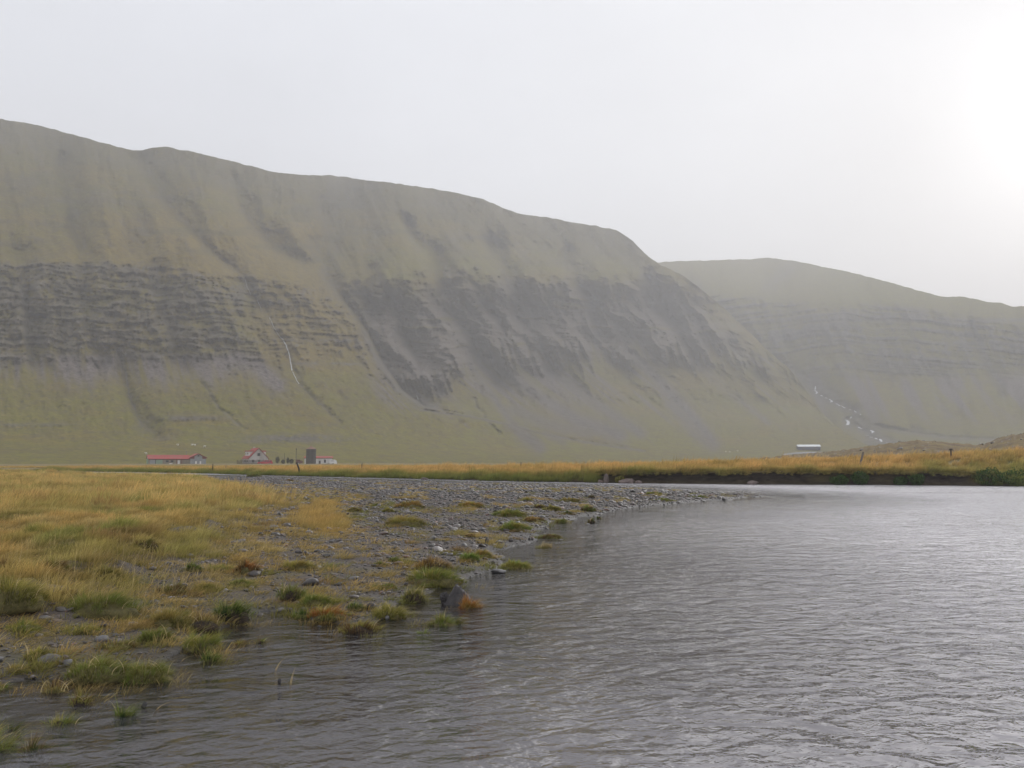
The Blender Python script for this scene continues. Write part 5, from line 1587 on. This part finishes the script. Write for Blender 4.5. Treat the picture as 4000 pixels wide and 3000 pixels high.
# far barn with a white roof
p = hill_at(3158, 1757)
D = math.hypot(p[0], p[1]); k_ = D / FPX
fb = empty('barn', (p[0], p[1], p[2] - 0.4), -math.atan2(p[0], p[1]) + 0.16, label='far dark barn with bright white roof on the valley floor', category='barn')
BL, BW, BH, BR = 78 * k_, 11.0, 3.9, 2.1
part('wall', swap_xy(gable_wall(BW, BL, BH, BR, -BL / 2)), m_slate, fb)
part('front_wall', bx_(0, -BW / 2 - 0.06, 0.4, BL - 0.4, 0.1, BH - 0.7), m_navy, fb)
part('roof', join_vf([swap_xy(roof_slope(-BW / 2 - 0.5, BH - 0.2, 0, BH + BR, -BL / 2 - 0.4, BL / 2 + 0.4, 0.15)), swap_xy(roof_slope(BW / 2 + 0.5, BH - 0.2, 0, BH + BR, -BL / 2 - 0.4, BL / 2 + 0.4, 0.15))]), m_barnroof, fb)
part('door', bx_(-BL / 4, -BW / 2 - 0.14, 0.4, 3.2, 0.06, 2.9), m_slate, fb)
part('door', bx_(BL / 4, -BW / 2 - 0.14, 0.4, 3.2, 0.06, 2.9), m_slate, fb)

# small garden trees between farmhouse and silo
for i, (px, hpx, wpx, lab) in enumerate(((1088, 30, 16, 'small dark garden tree next to the red car'), (1110, 18, 14, 'low bush between the two poles, left of the two'), (1142, 20, 18, 'low brown bush at the foot of the tall pole'), (1128, 26, 10, 'thin sparse sapling between the two poles'))):
    loc, rz = spot(px, FD - 3, ZB)
    tr_ = empty('tree', loc, rz, label=lab, category='tree', group='garden trees beside the farmhouse')
    h_ = hpx * U; w_ = wpx * U
    part('trunk', tube([(0, 0, -0.2), (0.05, 0.02, h_ * 0.5), (0.0, 0, h_ * 0.85)], [0.10, 0.07, 0.03], 6), m_bark, tr_)
    g = np.random.default_rng(300 + i); n = 420
    pa = g.normal(size=(n, 3)); pa /= np.linalg.norm(pa, axis=1)[:, None]
    pa *= (g.uniform(0.2, 1, n) ** 0.5)[:, None] * np.array((w_ / 2, w_ / 2, h_ * 0.45))[None]
    pa[:, 2] += h_ * 0.55
    Vb, q_, al_, idx_ = blades(pa, g.uniform(0.25, 0.5, n), np.full(n, 0.16), g.normal(0, 0.5, (n, 2)), g.uniform(0, 3.1, n), 2)
    colr = (np.array((0.07, 0.065, 0.035))[None] * g.uniform(0.5, 1.6, n)[:, None])[idx_]
    link('crown', np_mesh('crown', Vb, q_, attrs={'col': colr}), m_blade, tr_, kind='stuff')

# sheep
SHEEP = [(695, 1741, 'white sheep alone on the slope above the long barn'), (750, 1741, 'white sheep at the left of a close pair on the slope'), (761, 1742, 'white sheep at the right of a close pair on the slope'),
         (799, 1747, 'white sheep on the slope right of the close pair'), (571, 1775, 'white sheep on the slope left of the long barn'), (2835, 1766, 'white sheep on the far flat, leftmost of three'), (2851, 1767, 'white sheep on the far flat, middle of three'), (2881, 1763, 'white sheep on the far flat, rightmost of three')]
for i, (px, py, lab) in enumerate(SHEEP):
    p = hill_at(px, py)
    sh = empty('sheep', tuple(p), -math.atan2(p[0], p[1]) + (0.3 if i % 2 else 2.8), label=lab, category='sheep', group='sheep grazing below the mountain')
    V, F = stone_vf(400, 2, 0, 0.0)
    V = V.copy()
    body_ = V * np.array((0.62, 0.36, 0.36)) + np.array((0, 0, 0.72))
    hd = V * np.array((0.22, 0.13, 0.16)) + np.array((0.74, 0, 0.86))
    nk = V * np.array((0.3, 0.2, 0.2)) + np.array((0.5, 0, 0.85))
    parts_ = [(body_, F), (nk, F), (hd, F)]
    for xx in (-0.38, 0.34):
        for yy in (-0.18, 0.18):
            parts_.append(cyl(0.06, 0.075, -0.05, 0.5, 7, cx=xx, cy=yy))
    part('body', join_vf(parts_), m_fleece, sh, smooth=True)

# ------------------------------------------------------------------ streams falling down the mountainside
def ribbon(at, line, w0, w1, seed, off=1.5, wk=0.45):
    pts = []
    P_ = np.array(line, float)
    seg = np.concatenate([[0], np.cumsum(np.hypot(*np.diff(P_, axis=0).T))])
    n = max(4, int(seg[-1] / 6))
    s_ = np.linspace(0, seg[-1], n)
    xx = np.interp(s_, seg, P_[:, 0]); yy = np.interp(s_, seg, P_[:, 1])
    xx = xx + 2.0 * vnoise(s_ / 9.0, s_ * 0 + seed, 5)
    V, F = [], []
    for i in range(n):
        c_ = at(xx[i], yy[i], off)
        w_ = wk * lerp(w0, w1, i / (n - 1)) * (0.55 + 0.8 * abs(float(vnoise(np.array(i * 0.6), np.array(seed * 1.7), 6))))
        a_ = math.atan2(c_[0], c_[1])
        rx, ry = math.cos(a_), -math.sin(a_)
        for sgn, dep in ((-1, 0.0), (0, 0.5), (1, 0.0)):
            V.append((c_[0] + sgn * rx * w_ / 2 - math.sin(a_) * dep, c_[1] + sgn * ry * w_ / 2 - math.cos(a_) * dep, c_[2]))
    for i in range(n - 1):
        for k in range(2):
            a0 = i * 3 + k
            F.append((a0, a0 + 1, a0 + 4, a0 + 3))
    return V, F


wf = empty('waterfall', tuple(hill_at(1165, 1495)), 0, label='thin white waterfall threading down the slope above the farm', category='waterfall')
for ln_, w0, w1, sd_ in (([(957, 1092), (965, 1120), (980, 1150)], 0.7, 0.6, 1), ([(1003, 1170), (1020, 1205)], 0.5, 0.5, 2), ([(1052, 1240), (1062, 1258), (1070, 1280)], 0.8, 0.9, 3), ([(1072, 1282), (1088, 1308), (1101, 1325)], 0.9, 1.0, 4),
                         ([(1103, 1322), (1118, 1350), (1130, 1385), (1136, 1420), (1141, 1448)], 1.5, 1.8, 5), ([(1143, 1452), (1152, 1470), (1160, 1488), (1168, 1499)], 1.4, 1.6, 6), ([(1628, 1545), (1634, 1562)], 1.2, 1.0, 7)):
    V, F = ribbon(hill_at, ln_, w0, w1, sd_)
    o = part('fall', (np.array(V) - np.array(wf.location)[None], F), m_foam, wf)
cs = empty('cascade', tuple(hill_at(3260, 1650)), 0, label='white broken cascade stepping down the dark stream bed right of the far barn', category='cascade')


def at_right(px, py, off):
    a_, b_ = hill_at(px, py, off), hill2_at(px, py, off)
    return a_ if py > interp(px, SKYLINE) + 6 else b_


for ln_, w0, w1, sd_ in (([(3190, 1508), (3184, 1522)], 3.5, 3, 1), ([(3181, 1524), (3192, 1530), (3190, 1538)], 3, 2.4, 2), ([(3226, 1553), (3232, 1556)], 2.5, 2, 3), ([(3242, 1558), (3250, 1566), (3246, 1571)], 3.5, 3, 4), ([(3266, 1577), (3272, 1580)], 2.5, 2, 5),
                         ([(3288, 1583), (3294, 1590), (3302, 1594)], 3.2, 2.6, 6), ([(3318, 1599), (3330, 1602)], 2.5, 2, 7), ([(3356, 1612), (3362, 1620)], 2, 1.6, 8), ([(3305, 1640), (3316, 1648), (3310, 1660)], 3, 3, 9), ([(3402, 1680), (3411, 1686), (3408, 1692)], 3, 2.6, 10),
                         ([(3384, 1699), (3394, 1701)], 2.6, 2, 11), ([(3398, 1707), (3406, 1708)], 2.8, 2, 12), ([(3437, 1715), (3444, 1726)], 2.6, 2, 13), ([(3462, 1730), (3490, 1738)], 1.5, 1.3, 14), ([(3206, 1543), (3213, 1548)], 2, 1.6, 15), ([(3276, 1581), (3281, 1586)], 2, 1.6, 16), ([(3338, 1604), (3344, 1611)], 2, 1.6, 17), ([(3326, 1628), (3320, 1634)], 2, 1.8, 18), ([(3352, 1668), (3366, 1675)], 1.8, 1.6, 19), ([(3418, 1711), (3428, 1716)], 2, 1.6, 20)):
    V, F = ribbon(at_right, ln_, w0, w1, 20 + sd_, 3.0, 1.7)
    part('fall', (np.array(V) - np.array(cs.location)[None], F), m_foam, cs)


# ------------------------------------------------------------------ rocks
def rock_thing(px, py, wpx, hpx, label, mat, seed, group=None, name='rock', peak=0.0, facets=9, at=None, deep=0.6, craggy=0.0):
    x_, y_, z_ = land_at(px, py) if at is None else at
    D = math.hypot(x_, y_)
    w_, h_ = wpx / FPX * D, hpx / FPX * D
    y_ += w_ * deep * 0.4
    x_ = (px - 2000) / FPX * y_ * 1.0
    V, F = stone_vf(seed, 3, facets, 0.14)
    if craggy:
        V, F = stone_vf(seed, 5, facets, 0.2)
        cr = np.abs(fbm(V[:, 0] * 1.8 + V[:, 1], V[:, 2] * 2.2 - V[:, 1], 4, 5)) + 0.5 * np.abs(fbm(V[:, 0] * 5 + V[:, 1] * 3, V[:, 2] * 5, 3, 8))
        V = V * (1 + craggy * (cr - 0.3))[:, None]
    V = V / np.abs(V).max(0)[None]
    V = V * np.array((w_ / 2, w_ / 2 * deep, h_ * 0.62))
    if peak:
        V[:, 2] *= 1 + peak * np.exp(-((V[:, 0] + 0.05 * w_) / (0.22 * w_)) ** 2) * (V[:, 2] > 0)
        V[:, 2] = np.where(V[:, 2] > 0, V[:, 2] / (1 + peak), V[:, 2])
    V[:, 2] += h_ - V[:, 2].max()
    V[:, 2] = np.maximum(V[:, 2], -h_ * 0.5 - 0.02)
    me = np_mesh(name, V, tris=F, smooth=False)
    me.materials.append(mat)
    return link(name, me, loc=(x_, y_, z_), label=label, category='rock', group=group)


x_, y_, z_ = land_at(1790, 2368)
D = math.hypot(x_, y_)
nu, nv = 40, 22
uu, vvv = np.meshgrid(np.linspace(-1, 1, nu), np.linspace(-1, 1, nv))
prf = interp(uu, [(-1, 0.0), (-0.93, 0.30), (-0.78, 0.46), (-0.62, 0.52), (-0.45, 0.58), (-0.30, 0.82), (-0.14, 1.0), (0.02, 0.93), (0.22, 0.86), (0.42, 0.70), (0.62, 0.60), (0.82, 0.30), (1, 0.0)])
hz = prf * np.clip(1.25 * (1 - np.abs(vvv + 0.15 * uu) ** 1.6), 0, 1)
crk = np.abs(fbm(uu * 3.1 + vvv, vvv * 2.6 - uu, 4, 5)) + 0.5 * np.abs(fbm(uu * 9, vvv * 8, 3, 8))
hz = np.maximum(hz * (1.12 - 0.55 * crk), 0) - 0.12
rw, rh = 124 / FPX * D, 80 / FPX * D
V = np.stack([uu * rw / 2 * (1 - 0.25 * np.abs(vvv) ** 2), vvv * rw * 0.36 * (1 - 0.3 * uu ** 2), hz * rh], -1).reshape(-1, 3)
rkm = np_mesh('rock', V, grid_quads(nv, nu), smooth=False)
rkm.materials.append(m_basalt)
link('rock', rkm, loc=((1792 - 2000) / FPX * (y_ + 0.18), y_ + 0.18, max(z_, 0.0)), label='large dark peaked rock standing in the shallows beside rust-coloured grass', category='rock')
rock_thing(1742, 2362, 40, 48, 'smaller dark rock leaning on the left side of the peaked rock', m_basalt, 12, deep=0.8, craggy=0.7)
rock_thing(1948, 2240, 64, 17, 'flat grey stone half sunk in the water near a green tussock', m_greystone, 13, deep=0.7)
rock_thing(1905, 2124, 19, 27, 'small black pointed stone standing upright on the gravel edge', m_basalt, 14, peak=0.6)
rock_thing(1928, 2206, 16, 14, 'black stone right of the bright green tuft', m_basalt, 15)
rock_thing(1995, 2116, 20, 10, 'dark flat stone at the water edge below the bright green mound', m_basalt, 16)
rock_thing(2068, 2111, 12, 11, 'little black stone in the shallows, left of a close pair', m_basalt, 17)
rock_thing(2079, 2111, 11, 10, 'little black stone in the shallows, right of a close pair', m_basalt, 18)
rock_thing(1425, 2286, 26, 14, 'black stone by the small puddle on the gravel', m_basalt, 19)
rock_thing(1594, 2290, 16, 12, 'round dark stone beside the largest tussock', m_basalt, 20)
rock_thing(1564, 2205, 42, 12, 'flat brown slab behind the largest tussock', m_brownstone, 21)
rock_thing(1277, 2217, 20, 8, 'blackish stone left of the puddle', m_basalt, 22)
rock_thing(1312, 2214, 22, 9, 'reddish brown stone left of the puddle', m_brownstone, 23)
rock_thing(1148, 2393, 24, 17, 'dark blunt stone at the end of the inlet', m_basalt, 24)
rock_thing(440, 2512, 56, 24, 'pale grey rounded stone among short grass near the left edge', m_greystone, 25)
rock_thing(262, 2441, 66, 16, 'flat brown slab under the big left tussock', m_brownstone, 26)
rock_thing(215, 2428, 60, 18, 'pale grey angular stone left of the flat brown slab', m_greystone, 27)
rock_thing(310, 2607, 36, 25, 'pale grey cobble at the foreground shoreline', m_greystone, 28)
rock_thing(25, 2592, 74, 20, 'broad flat grey slab at the left edge of the shoreline', m_greystone, 29)
rock_thing(300, 2578, 26, 16, 'reddish stone above the pale cobble', m_brownstone, 30)
rock_thing(765, 2180, 40, 15, 'smooth dark grey stone where the meadow meets the gravel', m_greystone, 31)
rock_thing(40, 2770, 22, 16, 'pale pebble lying in the shallow water at the left edge', m_greystone, 32)
rock_thing(609, 2768, 22, 22, 'black stone at the foot of the bent straw in the water', m_basalt, 33)
rock_thing(1118, 2670, 15, 18, 'black stone poking from the open water below the dry stalks', m_basalt, 34)
rock_thing(1790, 2436, 36, 14, 'dark stone at the right end of the tussock in the water', m_basalt, 35)
rock_thing(1522, 2420, 20, 14, 'pale stone at the foot of the round yellow tussock', m_greystone, 36)
rock_thing(1460, 2385, 46, 28, 'dark lumpy stone behind the round yellow tussock', m_basalt, 37)
rock_thing(1180, 2162, 34, 10, 'dark stone on open gravel below the orange grass patch', m_basalt, 38)
rock_thing(1545, 2147, 22, 10, 'black stone alone on the middle of the gravel bar', m_basalt, 39)


def bank_rock(px, off, wpx, hpx, label, mat, seed, **kw):
    j = int(np.argmin(np.abs(bpx - px)))
    return rock_thing(px, 0, wpx, hpx, label, mat, seed, at=(float(bx[j] - nx[j] * off), float(by[j] - ny[j] * off), 0.0), **kw)


bank_rock(2366, 0.5, 22, 36, 'upright brown boulder at the foot of the far bank', m_brownstone, 51, deep=0.9)
bank_rock(2342, 0.5, 26, 12, 'low grey rock left of the upright boulder on the far bank', m_pinkstone, 52)
bank_rock(2446, 0.5, 70, 18, 'long pinkish slab lying at the foot of the far bank', m_pinkstone, 53)
bank_rock(2462, 0.9, 18, 20, 'pinkish pointed rock at the right end of the long slab', m_pinkstone, 56)
bank_rock(2491, 0.5, 28, 12, 'small pale rock right of the long pinkish slab', m_pinkstone, 54)
bank_rock(2936, 0.5, 44, 15, 'pale flat rock under the dark undercut bank', m_pinkstone, 55)
bank_rock(1660, 2.8, 30, 8, 'low dark rock in the narrow far channel', m_brownstone, 57)


# ------------------------------------------------------------------ tussocks
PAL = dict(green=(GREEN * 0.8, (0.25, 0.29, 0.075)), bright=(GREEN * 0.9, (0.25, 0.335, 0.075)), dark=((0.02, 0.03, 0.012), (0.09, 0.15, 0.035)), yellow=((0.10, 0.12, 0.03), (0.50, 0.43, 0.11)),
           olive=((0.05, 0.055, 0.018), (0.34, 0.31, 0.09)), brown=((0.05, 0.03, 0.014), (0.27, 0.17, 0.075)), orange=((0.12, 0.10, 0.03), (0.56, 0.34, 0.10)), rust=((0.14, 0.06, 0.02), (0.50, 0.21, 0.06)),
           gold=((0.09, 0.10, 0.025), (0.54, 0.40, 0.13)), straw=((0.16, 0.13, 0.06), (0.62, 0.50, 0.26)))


def tussock(px, py, wpx, hpx, label, pal, clod=0.0, stalks=0, seed=0, second=None, at=None, dens=1.0, name='grass_tussock', group='grass tussocks on the gravel and along the shore', flat=0.45):
    x_, y_, z_ = land_at(px, py) if at is None else at
    D = math.hypot(x_, y_)
    w_, h_ = wpx / FPX * D, hpx / FPX * D
    y_ += w_ * 0.22
    x_ = (px - 2000) / FPX * y_
    zg_ = float(ground_z(np.array([x_]), np.array([y_]))[0])
    z_ = zg_ if zg_ > -0.02 else max(zg_, -0.12)
    h_ = h_ + max(0, -z_)
    g = np.random.default_rng(1000 + seed)
    root = empty(name, (x_, y_, z_), 0, label=label, category='grass tussock', group=group)
    mh = h_ * (0.5 if clod else flat)
    V, F = stone_vf(2000 + seed, 3, 0, 0.22)
    V = V * np.array((w_ * 0.42, w_ * 0.30, max(mh, 0.03)))
    V[:, 2] = np.maximum(V[:, 2], -0.06)
    V = V + (fbm(V[:, 0] * 14 + seed, V[:, 1] * 14 + V[:, 2] * 9, 3, seed) * 0.12 * h_)[:, None] * np.array((0.4, 0.4, 1))[None]
    part('clod', (V, F), m_clod if clod > 0.2 else m_turfclod, root, smooth=True)
    n = int(np.clip(2600 * w_ * dens * max(1.0, 9.0 / D) ** 0.3, 220, 2400))
    a = g.uniform(0, 2 * math.pi, n); r = np.sqrt(g.uniform(0, 1, n))
    top = np.sqrt(np.maximum(1 - r ** 2, 0.0))
    ragged = 0.95 + 0.75 * vnoise(np.cos(a) * 1.3 + seed * 1.7, np.sin(a) * 1.3 + seed * 0.9, 7)
    px_, py_ = r * np.cos(a) * ragged, r * np.sin(a) * ragged
    lump = np.clip(0.95 + 1.3 * fbm(px_ * 1.9 + seed, py_ * 1.9, 3, 17), 0.25, 1.7)
    bz = mh * 0.86 * top
    if clod:                            # bare torn peat on the front
        keep = ~((py_ < -0.1) & (g.uniform(0, 1, n) < clod))
        a, r, px_, py_, top, bz = a[keep], r[keep], px_[keep], py_[keep], top[keep], bz[keep]; n = len(a)
    basep = np.stack([px_ * w_ * 0.44, py_ * w_ * 0.31, bz - 0.01], -1)
    bh = (h_ - mh) * 1.15 * g.uniform(0.5, 1.1, n) * (0.55 + 0.45 * top) + 0.015
    bh = np.minimum(bh * (lump[keep] if clod else lump), 0.5)
    lean_ = np.stack([np.cos(a), np.sin(a)], -1) * (0.25 + 0.85 * r)[:, None] * g.uniform(0.3, 1.3, n)[:, None] + np.array((0.25, 0.0))
    wid = np.clip(0.0036 * D / 8.0, 0.003, 0.03)
    Vb, q_, al_, idx_ = blades(basep, bh, wid * g.uniform(0.6, 1.3, n), lean_, g.uniform(0, math.pi, n), 4, 0.5)
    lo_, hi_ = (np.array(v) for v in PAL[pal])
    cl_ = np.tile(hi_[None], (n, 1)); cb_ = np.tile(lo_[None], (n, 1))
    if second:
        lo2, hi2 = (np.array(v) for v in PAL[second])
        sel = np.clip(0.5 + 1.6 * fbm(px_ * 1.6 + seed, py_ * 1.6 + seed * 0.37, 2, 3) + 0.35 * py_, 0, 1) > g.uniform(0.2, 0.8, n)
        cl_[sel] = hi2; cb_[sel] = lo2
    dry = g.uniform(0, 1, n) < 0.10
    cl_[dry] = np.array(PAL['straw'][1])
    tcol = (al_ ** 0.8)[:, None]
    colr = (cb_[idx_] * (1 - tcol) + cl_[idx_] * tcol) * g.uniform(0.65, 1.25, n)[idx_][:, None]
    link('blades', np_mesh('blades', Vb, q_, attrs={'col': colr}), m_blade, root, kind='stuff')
    for k in range(stalks):
        hh = (h_ * g.uniform(0.55, 1.05) + 0.06)
        bp = np.array([[g.uniform(-0.4, 0.4) * w_, g.uniform(-0.15, 0.1) * w_, mh * 0.5]])
        ln_ = np.array([[g.uniform(0.15, 1.3) * (1 if g.uniform() < 0.8 else -1), g.uniform(-0.2, 0.2)]])
        Vb, q_, al_, idx_ = blades(bp, np.array([hh]), np.array([max(0.006, wid * 1.1)]), ln_, np.array([0.1]), 8, 0.55)
        link('stalk', np_mesh('stalk', Vb, q_, attrs={'col': np.tile(np.array((0.66, 0.52, 0.28))[None], (len(Vb), 1))}), m_blade, root)
    return root


for i, (px, py, w_, h_, lab, pal, cl_, stk, sec, dn) in enumerate(TUS):
    tussock(px, py, w_, h_, lab, pal, cl_, stk, i, sec, None, dn)

# single straws standing in the water
for i, (px, py, hpx, lean_, lab) in enumerate(((600, 2770, 74, 1.5, 'arching pale straw rising from the foreground water'), (1072, 2618, 58, 0.55, 'pale straw standing in the water, taller of two'), (1132, 2668, 52, 0.22, 'thin drooping straw standing in the water, right of the taller'),
                                              (700, 2580, 44, 1.3, 'pale bent straw right of the long tussock'))):
    x_, y_ = on_plane(px, py, 0.0)
    D = math.hypot(x_, y_)
    root = empty('straw', (x_, y_, -0.05), 0, label=lab, category='straw', group='single straws in the water')
    for k in range(2):
        Vb, q_, al_, idx_ = blades(np.array([[0.01 * k, 0, 0.0]]), np.array([hpx / FPX * D * (1.25 - 0.35 * k) + 0.05]), np.array([0.006]), np.array([[lean_ * (1 - 0.3 * k), 0.1]]), np.array([0.2]), 10, 0.42)
        link('stem', np_mesh('stem', Vb, q_, attrs={'col': np.tile(np.array((0.55, 0.42, 0.22))[None], (len(Vb), 1))}), m_blade, root)

# bushes at the foot of the far bank
for i, (px, off, wpx, hpx, lab) in enumerate(((3265, -0.1, 70, 34, 'low dark green bush at the foot of the bank, left of two close together'), (3348, -0.1, 62, 48, 'taller dark green bush at the foot of the bank, right of two close together'), (3510, -0.1, 50, 30, 'low leafy bush under the undercut bank, left of its taller twin'),
                                              (3565, -0.1, 56, 46, 'taller leafy bush under the undercut bank, right of its low twin'), (3860, 0.2, 90, 64, 'large green bush at the bank foot near the right edge'), (3960, 0.2, 110, 62, 'broad green bush at the right edge of the bank'), (2415, 0.1, 36, 26, 'yellow-green grass clump between the bank-foot boulders'))):
    j = int(np.argmin(np.abs(bpx - px)))
    x_, y_ = float(bx[j] + nx[j] * off), float(by[j] + ny[j] * off)
    D = math.hypot(x_, y_)
    w_, h_ = wpx / FPX * D, hpx / FPX * D
    root = empty('bush', (x_, y_, -0.02), 0, label=lab, category='bush', group='bushes along the foot of the far bank')
    part('stem', tube([(0, 0, -0.1), (0.03, 0, h_ * 0.4), (0.0, 0.02, h_ * 0.7)], [0.04, 0.03, 0.015], 6), m_bark, root)
    g = np.random.default_rng(700 + i); n = 900
    pa = g.normal(size=(n, 3)); pa /= np.linalg.norm(pa, axis=1)[:, None]
    pa *= (g.uniform(0.3, 1, n) ** 0.4)[:, None] * np.array((w_ / 2, w_ / 2.6, h_ * 0.5))[None]
    pa[:, 2] += h_ * 0.45
    pa *= (1 + 0.25 * fbm(pa[:, 0] * 2, pa[:, 2] * 2, 2, 40 + i))[:, None]
    pa[:, 2] = np.maximum(pa[:, 2], 0.02)
    Vb, q_, al_, idx_ = blades(pa, g.uniform(0.08, 0.2, n), np.full(n, 0.07), g.normal(0.1, 0.8, (n, 2)), g.uniform(0, 3.1, n), 2)
    b0 = np.array((0.055, 0.095, 0.025)) if i < 6 else np.array((0.22, 0.20, 0.05))
    colr = (b0[None] * g.uniform(0.45, 1.7, n)[:, None])[idx_]
    link('leaves', np_mesh('leaves', Vb, q_, attrs={'col': colr}), m_blade, root, kind='stuff')

# gravel road by the far barn
V, F = [], []
rl = [(3060, 1776), (3110, 1770), (3160, 1768), (3220, 1768), (3300, 1766)]
for px, py in rl:
    for dy in (-3, 3):
        p = hill_at(px, py + dy, 0.0); V.append((p[0], p[1], p[2] + 0.12))
F = [(2 * i, 2 * i + 1, 2 * i + 3, 2 * i + 2) for i in range(len(rl) - 1)]
m_road = simple_mat('gravel_road', (0.22, 0.215, 0.22), 0.9, 0.2, 0.5, obj=False)
part('road', (V, F), m_road, None, kind='structure')
print('OBJECTS', len(SC.objects), 'tris', sum(sum(len(p.vertices) - 2 for p in m.polygons) if len(m.polygons) < 3000 else len(m.polygons) * 2 for m in {o.data for o in SC.objects if o.type == 'MESH'}))
